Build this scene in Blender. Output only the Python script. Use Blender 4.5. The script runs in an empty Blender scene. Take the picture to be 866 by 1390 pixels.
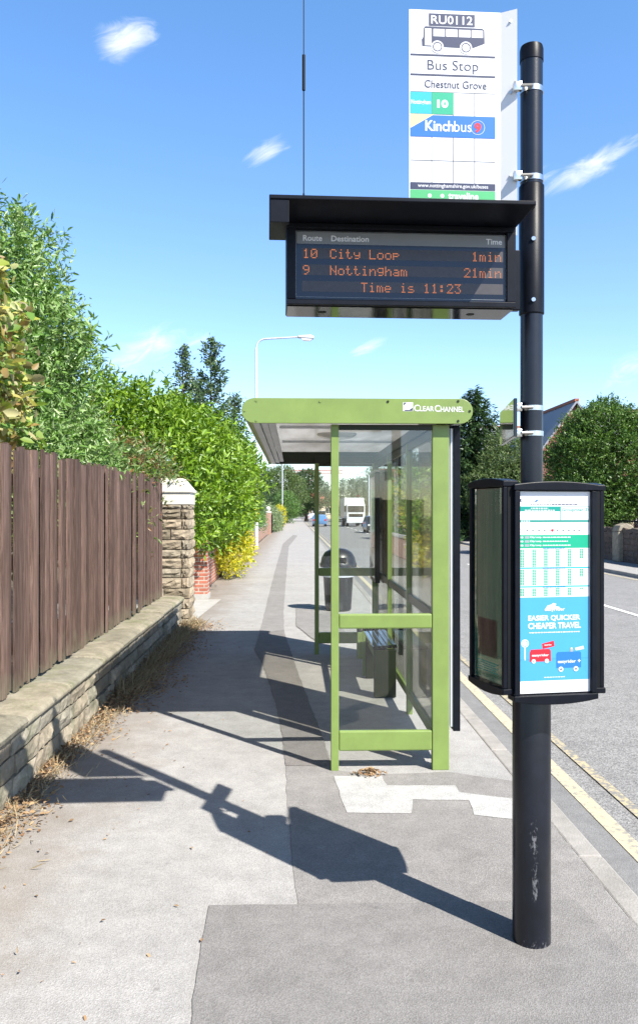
import bpy, bmesh, math, random
import numpy as np
from mathutils import Vector, Matrix

random.seed(7)
rng = np.random.default_rng(11)
R = math.radians
PI = math.pi
scene = bpy.context.scene
C = scene.collection

# ------------------------------------------------------------------ camera
H = 1.75            # eye height
F = 1100.0          # focal length in photo pixels (photo 866 x 1390)
YAW = R(1.72)       # camera looks slightly right of the street axis (+Y)
HY = 694.0
cam_d = bpy.data.cameras.new("camera")
cam = bpy.data.objects.new("camera", cam_d)
C.objects.link(cam)
cam.location = (0, 0, H)
cam.rotation_euler = (R(90), 0, -YAW)
cam_d.sensor_fit = 'VERTICAL'
cam_d.sensor_height = 36
cam_d.lens = F / 1390 * 36
cam_d.shift_y = -0.0007
cam_d.clip_end = 3000
scene.camera = cam


def W(px, D, py=None):
    """pixel column (and row) at camera depth D -> world point"""
    x = (px - 433) / F * D
    X = x * math.cos(YAW) + D * math.sin(YAW)
    Y = -x * math.sin(YAW) + D * math.cos(YAW)
    if py is None:
        return X, Y
    return X, Y, H - (py - HY) / F * D


def G(px, py, z=0.0):
    D = (H - z) * F / (py - HY)
    return W(px, D)


# ------------------------------------------------------------------ materials
def _m(name):
    m = bpy.data.materials.new(name)
    m.use_nodes = True
    nt = m.node_tree
    return m, nt, nt.nodes, nt.links, nt.nodes['Principled BSDF']


def mat(name, col, rough=0.6, metal=0.0, var=0.12, scale=6.0, bump=0.0, bscale=60.0, spec=0.5,
        col2=None, detail=5.0, stretch=None, island=0.0, coat=0.0, hsv=True):
    m, nt, N, L, b = _m(name)
    tc = N.new('ShaderNodeTexCoord')
    src = tc.outputs['Object']
    if stretch:
        mp = N.new('ShaderNodeMapping')
        mp.inputs['Scale'].default_value = stretch
        L.new(src, mp.inputs[0])
        src = mp.outputs[0]
    n = N.new('ShaderNodeTexNoise')
    n.inputs['Scale'].default_value = scale
    n.inputs['Detail'].default_value = detail
    n.inputs['Roughness'].default_value = 0.65
    L.new(src, n.inputs['Vector'])
    r = N.new('ShaderNodeValToRGB')
    a = [max(0, c * (1 - var)) for c in col]
    c2 = col2 or [min(1, c * (1 + var)) for c in col]
    r.color_ramp.elements[0].position = 0.32
    r.color_ramp.elements[1].position = 0.68
    r.color_ramp.elements[0].color = (*a, 1)
    r.color_ramp.elements[1].color = (*c2, 1)
    L.new(n.outputs['Fac'], r.inputs[0])
    out = r.outputs[0]
    if island:
        g = N.new('ShaderNodeNewGeometry')
        hs = N.new('ShaderNodeHueSaturation')
        mr = N.new('ShaderNodeMapRange')
        mr.inputs['To Min'].default_value = 1 - island
        mr.inputs['To Max'].default_value = 1 + island
        L.new(g.outputs['Random Per Island'], mr.inputs['Value'])
        L.new(mr.outputs[0], hs.inputs['Value'])
        L.new(out, hs.inputs['Color'])
        out = hs.outputs[0]
    L.new(out, b.inputs['Base Color'])
    b.inputs['Roughness'].default_value = rough
    b.inputs['Metallic'].default_value = metal
    b.inputs['Specular IOR Level'].default_value = spec
    b.inputs['Coat Weight'].default_value = coat
    if bump:
        n2 = N.new('ShaderNodeTexNoise')
        n2.inputs['Scale'].default_value = bscale
        n2.inputs['Detail'].default_value = 6
        L.new(src, n2.inputs['Vector'])
        bp = N.new('ShaderNodeBump')
        bp.inputs['Strength'].default_value = bump
        bp.inputs['Distance'].default_value = 0.01
        L.new(n2.outputs['Fac'], bp.inputs['Height'])
        L.new(bp.outputs[0], b.inputs['Normal'])
    return m


def leafmat(name, cols, rough=0.4, trans=0.35, spec=0.5):
    """leaf with a colour per leaf, some light coming through"""
    m, nt, N, L, b = _m(name)
    g = N.new('ShaderNodeNewGeometry')
    r = N.new('ShaderNodeValToRGB')
    els = r.color_ramp.elements
    while len(els) < len(cols):
        els.new(0.5)
    for i, c in enumerate(cols):
        els[i].position = i / max(1, len(cols) - 1)
        els[i].color = (*c, 1)
    L.new(g.outputs['Random Per Island'], r.inputs[0])
    L.new(r.outputs[0], b.inputs['Base Color'])
    b.inputs['Roughness'].default_value = rough
    b.inputs['Specular IOR Level'].default_value = spec
    t = N.new('ShaderNodeBsdfTranslucent')
    hs = N.new('ShaderNodeHueSaturation')
    hs.inputs['Value'].default_value = 1.3
    hs.inputs['Saturation'].default_value = 1.1
    L.new(r.outputs[0], hs.inputs['Color'])
    L.new(hs.outputs[0], t.inputs['Color'])
    mx = N.new('ShaderNodeMixShader')
    mx.inputs[0].default_value = trans
    L.new(b.outputs[0], mx.inputs[1])
    L.new(t.outputs[0], mx.inputs[2])
    L.new(mx.outputs[0], N['Material Output'].inputs['Surface'])
    return m


def asphalt(name, c_lo, c_hi, grain=220.0, blot=0.10, bump=0.5, dirt=False):
    m, nt, N, L, b = _m(name)
    tc = N.new('ShaderNodeTexCoord')
    v = N.new('ShaderNodeTexVoronoi')
    v.inputs['Scale'].default_value = grain
    L.new(tc.outputs['Object'], v.inputs['Vector'])
    sep = N.new('ShaderNodeSeparateColor')
    L.new(v.outputs['Color'], sep.inputs[0])
    r = N.new('ShaderNodeValToRGB')
    r.color_ramp.elements[0].color = (*c_lo, 1)
    r.color_ramp.elements[1].color = (*c_hi, 1)
    L.new(sep.outputs[0], r.inputs[0])
    n = N.new('ShaderNodeTexNoise')
    n.inputs['Scale'].default_value = 0.9
    n.inputs['Detail'].default_value = 8
    n.inputs['Roughness'].default_value = 0.7
    L.new(tc.outputs['Object'], n.inputs['Vector'])
    mr = N.new('ShaderNodeMapRange')
    mr.inputs['From Min'].default_value = 0.3
    mr.inputs['From Max'].default_value = 0.7
    mr.inputs['To Min'].default_value = 1 - blot
    mr.inputs['To Max'].default_value = 1 + blot
    L.new(n.outputs['Fac'], mr.inputs['Value'])
    hs = N.new('ShaderNodeHueSaturation')
    L.new(mr.outputs[0], hs.inputs['Value'])
    L.new(r.outputs[0], hs.inputs['Color'])
    out = hs.outputs[0]
    n5 = N.new('ShaderNodeTexNoise')
    n5.inputs['Scale'].default_value = 6.5
    n5.inputs['Detail'].default_value = 7
    n5.inputs['Roughness'].default_value = .7
    L.new(tc.outputs['Object'], n5.inputs['Vector'])
    m5 = N.new('ShaderNodeMapRange')
    m5.inputs['From Min'].default_value = .35
    m5.inputs['From Max'].default_value = .62
    m5.inputs['To Min'].default_value = .86
    m5.inputs['To Max'].default_value = 1.04
    L.new(n5.outputs['Fac'], m5.inputs['Value'])
    h5 = N.new('ShaderNodeHueSaturation')
    L.new(m5.outputs[0], h5.inputs['Value'])
    L.new(out, h5.inputs['Color'])
    out = h5.outputs[0]
    if dirt:   # earth and leaf stain spreading out from the wall
        sp = N.new('ShaderNodeSeparateXYZ')
        L.new(tc.outputs['Object'], sp.inputs[0])
        dn = N.new('ShaderNodeTexNoise')
        dn.inputs['Scale'].default_value = 2.6
        dn.inputs['Detail'].default_value = 9
        dn.inputs['Roughness'].default_value = .72
        L.new(tc.outputs['Object'], dn.inputs['Vector'])
        ma = N.new('ShaderNodeMath')
        ma.operation = 'MULTIPLY_ADD'
        ma.inputs[1].default_value = 1.5
        L.new(dn.outputs['Fac'], ma.inputs[0])
        L.new(sp.outputs[0], ma.inputs[2])
        dm = N.new('ShaderNodeMapRange')
        dm.inputs['From Min'].default_value = -.95
        dm.inputs['From Max'].default_value = -.15
        dm.inputs['To Min'].default_value = .75
        dm.inputs['To Max'].default_value = 0
        L.new(ma.outputs[0], dm.inputs['Value'])
        mxd = N.new('ShaderNodeMix')
        mxd.data_type = 'RGBA'
        L.new(dm.outputs[0], mxd.inputs[0])
        L.new(out, mxd.inputs[6])
        mxd.inputs[7].default_value = (.20, .165, .13, 1)
        out = mxd.outputs[2]
    # small round dark spots of old gum and oil
    v2 = N.new('ShaderNodeTexVoronoi')
    v2.inputs['Scale'].default_value = 3.1
    L.new(tc.outputs['Object'], v2.inputs['Vector'])
    lt = N.new('ShaderNodeMapRange')
    lt.inputs['From Min'].default_value = 0.03
    lt.inputs['From Max'].default_value = 0.05
    lt.inputs['To Min'].default_value = 0.35
    lt.inputs['To Max'].default_value = 0.0
    L.new(v2.outputs['Distance'], lt.inputs['Value'])
    mx = N.new('ShaderNodeMix')
    mx.data_type = 'RGBA'
    L.new(lt.outputs[0], mx.inputs[0])
    L.new(out, mx.inputs[6])
    mx.inputs[7].default_value = (c_lo[0] * .5, c_lo[1] * .5, c_lo[2] * .5, 1)
    L.new(mx.outputs[2], b.inputs['Base Color'])
    b.inputs['Roughness'].default_value = 0.9
    b.inputs['Specular IOR Level'].default_value = 0.25
    bp = N.new('ShaderNodeBump')
    bp.inputs['Strength'].default_value = bump
    bp.inputs['Distance'].default_value = 0.004
    L.new(v.outputs['Distance'], bp.inputs['Height'])
    L.new(bp.outputs[0], b.inputs['Normal'])
    return m


def wornpaint(name, col, under, wear=0.5, scale=26.0):
    m, nt, N, L, b = _m(name)
    tc = N.new('ShaderNodeTexCoord')
    n = N.new('ShaderNodeTexNoise')
    n.inputs['Scale'].default_value = scale
    n.inputs['Detail'].default_value = 8
    n.inputs['Roughness'].default_value = 0.75
    L.new(tc.outputs['Object'], n.inputs['Vector'])
    r = N.new('ShaderNodeValToRGB')
    r.color_ramp.elements[0].position = wear - 0.05
    r.color_ramp.elements[1].position = wear + 0.05
    r.color_ramp.elements[0].color = (*under, 1)
    r.color_ramp.elements[1].color = (*col, 1)
    L.new(n.outputs['Fac'], r.inputs[0])
    L.new(r.outputs[0], b.inputs['Base Color'])
    b.inputs['Roughness'].default_value = 0.85
    return m


def brickmat(name, c1, c2, mortar, bw=0.225, bh=0.075, axis='XZ', ms=0.010, rough=0.9):
    m, nt, N, L, b = _m(name)
    tc = N.new('ShaderNodeTexCoord')
    sp = N.new('ShaderNodeSeparateXYZ')
    L.new(tc.outputs['Object'], sp.inputs[0])
    add = N.new('ShaderNodeMath')
    L.new(sp.outputs[0], add.inputs[0])
    L.new(sp.outputs[1], add.inputs[1])
    cb = N.new('ShaderNodeCombineXYZ')
    L.new(add.outputs[0], cb.inputs[0])
    L.new(sp.outputs[2], cb.inputs[1])
    br = N.new('ShaderNodeTexBrick')
    br.inputs['Scale'].default_value = 1
    br.inputs['Brick Width'].default_value = bw
    br.inputs['Row Height'].default_value = bh
    br.inputs['Mortar Size'].default_value = ms
    br.inputs['Color1'].default_value = (*c1, 1)
    br.inputs['Color2'].default_value = (*c2, 1)
    br.inputs['Mortar'].default_value = (*mortar, 1)
    L.new(cb.outputs[0], br.inputs['Vector'])
    n = N.new('ShaderNodeTexNoise')
    n.inputs['Scale'].default_value = 7
    n.inputs['Detail'].default_value = 6
    L.new(tc.outputs['Object'], n.inputs['Vector'])
    mr = N.new('ShaderNodeMapRange')
    mr.inputs['To Min'].default_value = 0.6
    mr.inputs['To Max'].default_value = 1.4
    L.new(n.outputs['Fac'], mr.inputs['Value'])
    hs = N.new('ShaderNodeHueSaturation')
    L.new(mr.outputs[0], hs.inputs['Value'])
    L.new(br.outputs['Color'], hs.inputs['Color'])
    L.new(hs.outputs[0], b.inputs['Base Color'])
    b.inputs['Roughness'].default_value = rough
    bp = N.new('ShaderNodeBump')
    bp.inputs['Strength'].default_value = 0.6
    bp.inputs['Distance'].default_value = 0.01
    bp.invert = True
    L.new(br.outputs['Fac'], bp.inputs['Height'])
    L.new(bp.outputs[0], b.inputs['Normal'])
    return m


def stonemat(name, cols, moss=None, scale=9.0):
    m, nt, N, L, b = _m(name)
    tc = N.new('ShaderNodeTexCoord')
    g = N.new('ShaderNodeNewGeometry')
    r = N.new('ShaderNodeValToRGB')
    els = r.color_ramp.elements
    while len(els) < len(cols):
        els.new(0.5)
    for i, c in enumerate(cols):
        els[i].position = i / max(1, len(cols) - 1)
        els[i].color = (*c, 1)
    L.new(g.outputs['Random Per Island'], r.inputs[0])
    n = N.new('ShaderNodeTexNoise')
    n.inputs['Scale'].default_value = scale
    n.inputs['Detail'].default_value = 9
    n.inputs['Roughness'].default_value = 0.7
    L.new(tc.outputs['Object'], n.inputs['Vector'])
    mr = N.new('ShaderNodeMapRange')
    mr.inputs['From Min'].default_value = 0.3
    mr.inputs['From Max'].default_value = 0.7
    mr.inputs['To Min'].default_value = 0.62
    mr.inputs['To Max'].default_value = 1.25
    L.new(n.outputs['Fac'], mr.inputs['Value'])
    hs = N.new('ShaderNodeHueSaturation')
    L.new(mr.outputs[0], hs.inputs['Value'])
    L.new(r.outputs[0], hs.inputs['Color'])
    out = hs.outputs[0]
    if moss:
        n3 = N.new('ShaderNodeTexNoise')
        n3.inputs['Scale'].default_value = 3.2
        n3.inputs['Detail'].default_value = 7
        n3.inputs['Roughness'].default_value = 0.7
        L.new(tc.outputs['Object'], n3.inputs['Vector'])
        m3 = N.new('ShaderNodeMapRange')
        m3.inputs['From Min'].default_value = 0.5
        m3.inputs['From Max'].default_value = 0.66
        m3.inputs['To Max'].default_value = 0.75
        L.new(n3.outputs['Fac'], m3.inputs['Value'])
        mx = N.new('ShaderNodeMix')
        mx.data_type = 'RGBA'
        L.new(m3.outputs[0], mx.inputs[0])
        L.new(out, mx.inputs[6])
        mx.inputs[7].default_value = (*moss, 1)
        out = mx.outputs[2]
    L.new(out, b.inputs['Base Color'])
    b.inputs['Roughness'].default_value = 0.92
    b.inputs['Specular IOR Level'].default_value = 0.2
    n2 = N.new('ShaderNodeTexNoise')
    n2.inputs['Scale'].default_value = 38
    n2.inputs['Detail'].default_value = 8
    L.new(tc.outputs['Object'], n2.inputs['Vector'])
    bp = N.new('ShaderNodeBump')
    bp.inputs['Strength'].default_value = 0.8
    bp.inputs['Distance'].default_value = 0.012
    L.new(n2.outputs['Fac'], bp.inputs['Height'])
    L.new(bp.outputs[0], b.inputs['Normal'])
    return m


def glassmat(name, tint=(0.93, 0.96, 0.94), ior=1.5, dirt=0.05, dirtcol=(0.5, 0.5, 0.45)):
    m, nt, N, L, b = _m(name)
    N.remove(b)
    t = N.new('ShaderNodeBsdfTransparent')
    t.inputs[0].default_value = (*tint, 1)
    gl = N.new('ShaderNodeBsdfGlossy')
    gl.inputs['Roughness'].default_value = 0.015
    g = N.new('ShaderNodeNewGeometry')
    dt = N.new('ShaderNodeVectorMath')
    dt.operation = 'DOT_PRODUCT'
    L.new(g.outputs['Incoming'], dt.inputs[0])
    L.new(g.outputs['Normal'], dt.inputs[1])
    ab = N.new('ShaderNodeMath')
    ab.operation = 'ABSOLUTE'
    L.new(dt.outputs['Value'], ab.inputs[0])
    om = N.new('ShaderNodeMath')
    om.operation = 'SUBTRACT'
    om.inputs[0].default_value = 1
    L.new(ab.outputs[0], om.inputs[1])
    pw = N.new('ShaderNodeMath')
    pw.operation = 'POWER'
    pw.inputs[1].default_value = 5
    L.new(om.outputs[0], pw.inputs[0])
    f0 = ((ior - 1) / (ior + 1)) ** 2
    mul = N.new('ShaderNodeMath')
    mul.operation = 'MULTIPLY_ADD'
    mul.inputs[1].default_value = 1 - f0
    mul.inputs[2].default_value = f0
    mul.use_clamp = True
    L.new(pw.outputs[0], mul.inputs[0])
    mx = N.new('ShaderNodeMixShader')
    L.new(mul.outputs[0], mx.inputs[0])
    L.new(t.outputs[0], mx.inputs[1])
    L.new(gl.outputs[0], mx.inputs[2])
    # smears of dust on the pane
    d = N.new('ShaderNodeBsdfDiffuse')
    d.inputs[0].default_value = (*dirtcol, 1)
    tc = N.new('ShaderNodeTexCoord')
    n = N.new('ShaderNodeTexNoise')
    n.inputs['Scale'].default_value = 2.5
    n.inputs['Detail'].default_value = 4
    n.inputs['Roughness'].default_value = 0.6
    L.new(tc.outputs['Object'], n.inputs['Vector'])
    mr = N.new('ShaderNodeMapRange')
    mr.inputs['From Min'].default_value = 0.42
    mr.inputs['From Max'].default_value = 0.75
    mr.inputs['To Max'].default_value = dirt * 3
    mr.inputs['To Min'].default_value = dirt * 0.4
    L.new(n.outputs['Fac'], mr.inputs['Value'])
    mx2 = N.new('ShaderNodeMixShader')
    L.new(mr.outputs[0], mx2.inputs[0])
    L.new(mx.outputs[0], mx2.inputs[1])
    L.new(d.outputs[0], mx2.inputs[2])
    L.new(mx2.outputs[0], N['Material Output'].inputs['Surface'])
    return m


def flat(name, col, rough=0.55, spec=0.4):
    return mat(name, col, rough, var=0.03, scale=3, spec=spec)


def emit(name, col, s):
    m, nt, N, L, b = _m(name)
    b.inputs['Base Color'].default_value = (0.02, 0.02, 0.02, 1)
    b.inputs['Emission Color'].default_value = (*col, 1)
    b.inputs['Emission Strength'].default_value = s
    return m


M = {}
M['pave_light'] = asphalt('pave_light', (.285, .277, .268), (.395, .386, .374), 190, .10, dirt=True)
M['pave_mid'] = asphalt('pave_mid', (.195, .186, .18), (.29, .278, .268), 190, .12)
M['pave_trench'] = asphalt('pave_trench', (.165, .154, .147), (.24, .226, .216), 190, .10)
M['pave_patch'] = asphalt('pave_patch', (.176, .169, .164), (.256, .247, .24), 200, .10)
M['pave_white'] = asphalt('pave_white', (.35, .347, .338), (.47, .466, .455), 150, .16)
M['road'] = asphalt('road', (.135, .133, .133), (.335, .332, .328), 110, .08, .6)
M['gutter'] = asphalt('gutter', (.17, .17, .172), (.25, .25, .25), 240, .08)
M['soil'] = mat('soil', (.10, .085, .05), .95, var=.4, scale=3, bump=.5)
M['kerb'] = mat('kerb', (.29, .275, .255), .9, var=.2, scale=5, bump=.4, bscale=90)
M['concrete'] = mat('concrete', (.38, .365, .34), .9, var=.14, scale=4, bump=.3, bscale=90)
M['yellow_line'] = wornpaint('yellow_line', (.50, .44, .30), (.27, .26, .23), .455, 24)
M['yellow_faint'] = wornpaint('yellow_faint', (.46, .39, .24), (.20, .197, .192), .50, 26)
M['white_line'] = wornpaint('white_line', (.75, .75, .73), (.25, .25, .25), .36, 20)
M['black_paint'] = mat('black_paint', (.0045, .0057, .0095), .40, var=.35, scale=14, bump=.04, bscale=250, spec=.16)
M['black_tube'] = mat('black_tube', (.0062, .0078, .013), .30, var=.3, scale=9, bump=.05, bscale=180, spec=.45)
M['black_matt'] = mat('black_matt', (.004, .005, .006), .6, var=.2, spec=.2)
M['black_gloss'] = mat('black_gloss', (.006, .007, .008), .08, var=.1, spec=.6)
M['plate_gloss'] = mat('plate_gloss', (.012, .018, .006), .07, var=.1, spec=.8, coat=1)
M['scuff'] = mat('scuff', (.16, .16, .17), .8, var=.4, scale=40)
M['steel'] = mat('steel', (.62, .61, .58), .28, 1.0, var=.12, scale=30)
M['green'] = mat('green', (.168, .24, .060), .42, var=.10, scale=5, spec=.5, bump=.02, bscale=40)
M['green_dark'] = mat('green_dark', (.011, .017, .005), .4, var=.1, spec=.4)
M['soffit'] = None
M['white'] = flat('white', (.68, .68, .67), .5)
M['sign_white'] = mat('sign_white', (.64, .64, .65), .35, var=.02, scale=2)
M['navy'] = flat('navy', (.016, .026, .072))
M['grey_ink'] = flat('grey_ink', (.12, .13, .15))
M['pale_ink'] = flat('pale_ink', (.26, .28, .30))
M['teal'] = flat('teal', (.0, .30, .17))
M['teal_dark'] = flat('teal_dark', (.0, .22, .18))
M['cyan'] = flat('cyan', (.0, .33, .45))
M['kblue'] = flat('kblue', (.0, .115, .50))
M['cream'] = flat('cream', (.62, .54, .26))
M['red_ink'] = flat('red_ink', (.50, .012, .025))
M['mint'] = flat('mint', (.05, .34, .13))
M['sky_ink'] = flat('sky_ink', (.05, .28, .53))
M['sky_ink2'] = flat('sky_ink2', (.015, .14, .46))
M['sky_ink3'] = flat('sky_ink3', (.04, .23, .47))
M['poster_green'] = mat('poster_green', (.018, .13, .07), .06, var=.15, scale=2, spec=.7, coat=1)
M['screen'] = mat('screen', (.006, .007, .010), .12, var=.1, spec=.5)
M['screen_row'] = mat('screen_row', (.040, .034, .036), .4, var=.15, scale=60)
M['screen_grey'] = mat('screen_grey', (.17, .18, .19), .5, var=.05)
M['led'] = emit('led', (1.0, .31, .10), .44)
M['glass'] = glassmat('glass', (.965, .98, .97), ior=1.6, dirt=.005)
M['acrylic'] = glassmat('acrylic', (.9, .92, .9), ior=1.75, dirt=.004)
M['glass_grimy'] = glassmat('glass_grimy', (.90, .90, .86), dirt=.016, dirtcol=(.42, .38, .32))
M['fence_wood'] = mat('fence_wood', (.088, .055, .044), .85, var=.36, scale=9, bump=.6, bscale=30,
                      stretch=(7, 7, .35), island=.38, col2=(.185, .122, .10), spec=.2)
def algae(m):
    nt = m.node_tree
    N, L = nt.nodes, nt.links
    b_ = N['Principled BSDF']
    old = b_.inputs['Base Color'].links[0].from_socket
    tc = N.new('ShaderNodeTexCoord')
    sp = N.new('ShaderNodeSeparateXYZ')
    L.new(tc.outputs['Object'], sp.inputs[0])
    n = N.new('ShaderNodeTexNoise')
    n.inputs['Scale'].default_value = 7
    n.inputs['Detail'].default_value = 6
    L.new(tc.outputs['Object'], n.inputs['Vector'])
    ma = N.new('ShaderNodeMath')
    ma.operation = 'MULTIPLY_ADD'
    ma.inputs[1].default_value = -.5
    L.new(n.outputs['Fac'], ma.inputs[0])
    L.new(sp.outputs[2], ma.inputs[2])
    r = N.new('ShaderNodeMapRange')
    r.inputs['From Min'].default_value = -.30
    r.inputs['From Max'].default_value = -.08
    r.inputs['To Min'].default_value = .55
    r.inputs['To Max'].default_value = 0
    L.new(ma.outputs[0], r.inputs['Value'])
    mx = N.new('ShaderNodeMix')
    mx.data_type = 'RGBA'
    L.new(r.outputs[0], mx.inputs[0])
    L.new(old, mx.inputs[6])
    mx.inputs[7].default_value = (.17, .17, .11, 1)
    L.new(mx.outputs[2], b_.inputs['Base Color'])


algae(M['fence_wood'])
M['fence_rail'] = mat('fence_rail', (.09, .065, .055), .9, var=.3, scale=9, stretch=(6, .5, 6))
M['wall_stone'] = stonemat('wall_stone', [(.15, .13, .10), (.31, .27, .205), (.24, .225, .185), (.36, .315, .245), (.20, .165, .12)], (.13, .135, .09))
M['coping_stone'] = stonemat('coping_stone', [(.21, .195, .15), (.30, .27, .205), (.25, .24, .19)], (.15, .16, .08), 6)
M['pillar_stone'] = stonemat('pillar_stone', [(.19, .16, .115), (.34, .285, .21), (.27, .24, .185), (.39, .31, .22)])
M['far_stone'] = stonemat('far_stone', [(.09, .07, .06), (.14, .105, .085), (.11, .09, .075)])
M['mortar'] = mat('mortar', (.16, .13, .10), .95, var=.3, scale=12, bump=.5)
M['cap_white'] = mat('cap_white', (.60, .57, .50), .85, var=.08, scale=5, bump=.15)
M['brick'] = brickmat('brick', (.40, .135, .085), (.30, .09, .06), (.42, .36, .30))
M['brick_far'] = brickmat('brick_far', (.26, .09, .065), (.20, .07, .05), (.2, .15, .12))
M['brick_pink'] = brickmat('brick_pink', (.38, .20, .14), (.30, .15, .11), (.4, .33, .28))
M['slate'] = mat('slate', (.22, .23, .26), .6, var=.2, scale=12, stretch=(2, 2, 8))
M['tile_red'] = mat('tile_red', (.30, .10, .06), .8, var=.25, scale=14)
M['render_cream'] = mat('render_cream', (.55, .45, .32), .9, var=.08)
M['window_glass'] = mat('window_glass', (.02, .025, .03), .05, var=.1, spec=.7)
M['galv'] = mat('galv', (.55, .57, .60), .45, .3, var=.08, scale=3)
M['bark'] = mat('bark', (.09, .07, .05), .95, var=.4, scale=14, bump=.8, bscale=24, stretch=(3, 3, .6))
M['twig'] = mat('twig', (.16, .12, .08), .95, var=.3)
M['bin_black'] = mat('bin_black', (.007, .008, .011), .36, var=.2, scale=8)
M['rubber'] = mat('rubber', (.012, .012, .012), .8)
M['car_white'] = mat('car_white', (.72, .73, .74), .25, var=.02, coat=.6)
M['car_silver'] = mat('car_silver', (.30, .32, .34), .3, .5, var=.03, coat=.6)
M['car_blue'] = mat('car_blue', (.10, .22, .42), .25, var=.03, coat=.6)
M['car_red'] = mat('car_red', (.30, .02, .02), .25, var=.03, coat=.6)
M['car_dark'] = mat('car_dark', (.03, .035, .045), .25, var=.03, coat=.6)
M['lamp_glass'] = mat('lamp_glass', (.7, .7, .68), .15, var=.03)
M['crane_red'] = mat('crane_red', (.55, .07, .05), .5)
M['green_light'] = emit('green_light', (.05, 1.0, .45), 3.0)
M['red_light_off'] = mat('red_light_off', (.12, .01, .01), .3)
M['litter'] = leafmat('litter', [(.20, .11, .055), (.32, .20, .10), (.42, .29, .16), (.13, .075, .04), (.34, .22, .11)], .8, .15)
M['straw'] = leafmat('straw', [(.33, .26, .15), (.44, .36, .22), (.24, .18, .10)], .85, .15)
M['leaf_silver'] = leafmat('leaf_silver', [(.055, .13, .02), (.15, .28, .05), (.27, .39, .14), (.10, .22, .03), (.38, .46, .24)], .38, .24)
M['leaf_vine'] = leafmat('leaf_vine', [(.36, .36, .06), (.12, .24, .04), (.26, .16, .06), (.48, .46, .13), (.13, .10, .045), (.55, .50, .26), (.16, .29, .05), (.40, .44, .10)], .5, .35)
M['leaf_laurel'] = leafmat('leaf_laurel', [(.06, .13, .010), (.13, .24, .018), (.22, .35, .028), (.09, .19, .015), (.28, .40, .05)], .38, .24, .4)
M['leaf_mixed'] = leafmat('leaf_mixed', [(.07, .13, .03), (.12, .19, .05), (.20, .26, .10), (.22, .09, .04), (.10, .17, .03)], .4, .3)
M['leaf_yellow'] = leafmat('leaf_yellow', [(.52, .47, .02), (.68, .60, .04), (.25, .34, .03), (.60, .55, .05), (.75, .66, .12)], .45, .4)
M['leaf_holly'] = leafmat('leaf_holly', [(.04, .085, .03), (.07, .13, .05), (.11, .18, .07), (.17, .22, .12)], .3, .25)
M['leaf_dark'] = leafmat('leaf_dark', [(.022, .05, .016), (.04, .08, .025), (.06, .11, .03), (.09, .14, .045)], .45, .25)
M['leaf_conifer'] = leafmat('leaf_conifer', [(.02, .05, .018), (.04, .085, .028), (.075, .13, .042)], .5, .2)
M['leaf_round'] = leafmat('leaf_round', [(.035, .085, .014), (.065, .135, .02), (.115, .195, .035), (.05, .11, .016)], .42, .2, .4)
M['leaf_far'] = leafmat('leaf_far', [(.06, .11, .03), (.10, .16, .045), (.15, .20, .07), (.08, .13, .03)], .5, .3)
M['leaf_purple'] = leafmat('leaf_purple', [(.05, .012, .02), (.09, .02, .03), (.04, .015, .02)], .5, .25)
M['leaf_hedge'] = leafmat('leaf_hedge', [(.06, .14, .03), (.10, .20, .04), (.16, .26, .07)], .45, .3)
M['leaf_pale'] = leafmat('leaf_pale', [(.16, .24, .10), (.30, .36, .20), (.12, .20, .06)], .45, .3)


def soffitmat():
    m, nt, N, L, b = _m('soffit')
    tc = N.new('ShaderNodeTexCoord')
    n = N.new('ShaderNodeTexNoise')
    n.inputs['Scale'].default_value = 2.2
    n.inputs['Detail'].default_value = 6
    mp = N.new('ShaderNodeMapping')
    mp.inputs['Scale'].default_value = (2.5, .5, 1)
    L.new(tc.outputs['Object'], mp.inputs[0])
    L.new(mp.outputs[0], n.inputs['Vector'])
    r = N.new('ShaderNodeValToRGB')
    r.color_ramp.elements[0].position = .35
    r.color_ramp.elements[1].position = .65
    r.color_ramp.elements[0].color = (.62, .60, .57, 1)
    r.color_ramp.elements[1].color = (.80, .79, .77, 1)
    L.new(n.outputs['Fac'], r.inputs[0])
    L.new(r.outputs[0], b.inputs['Base Color'])
    b.inputs['Roughness'].default_value = .12
    t = N.new('ShaderNodeBsdfTranslucent')
    L.new(r.outputs[0], t.inputs['Color'])
    mx = N.new('ShaderNodeMixShader')
    mx.inputs[0].default_value = .5
    L.new(b.outputs[0], mx.inputs[1])
    L.new(t.outputs[0], mx.inputs[2])
    L.new(mx.outputs[0], N['Material Output'].inputs['Surface'])
    return m


M['soffit'] = soffitmat()
M['opal'] = leafmat('opal', [(.42, .37, .28), (.42, .37, .28)], .5, .5, .3)


# ------------------------------------------------------------------ mesh helpers
def tag(o, label=None, cat=None, group=None, kind=None):
    if label:
        o['label'] = label
    if cat:
        o['category'] = cat
    if group:
        o['group'] = group
    if kind:
        o['kind'] = kind
    return o


def empty(name, loc=(0, 0, 0), rz=0.0, label=None, cat=None, group=None):
    o = bpy.data.objects.new(name, None)
    o.empty_display_size = 0.2
    C.objects.link(o)
    o.location = loc
    o.rotation_euler = (0, 0, rz)
    return tag(o, label, cat, group)


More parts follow.
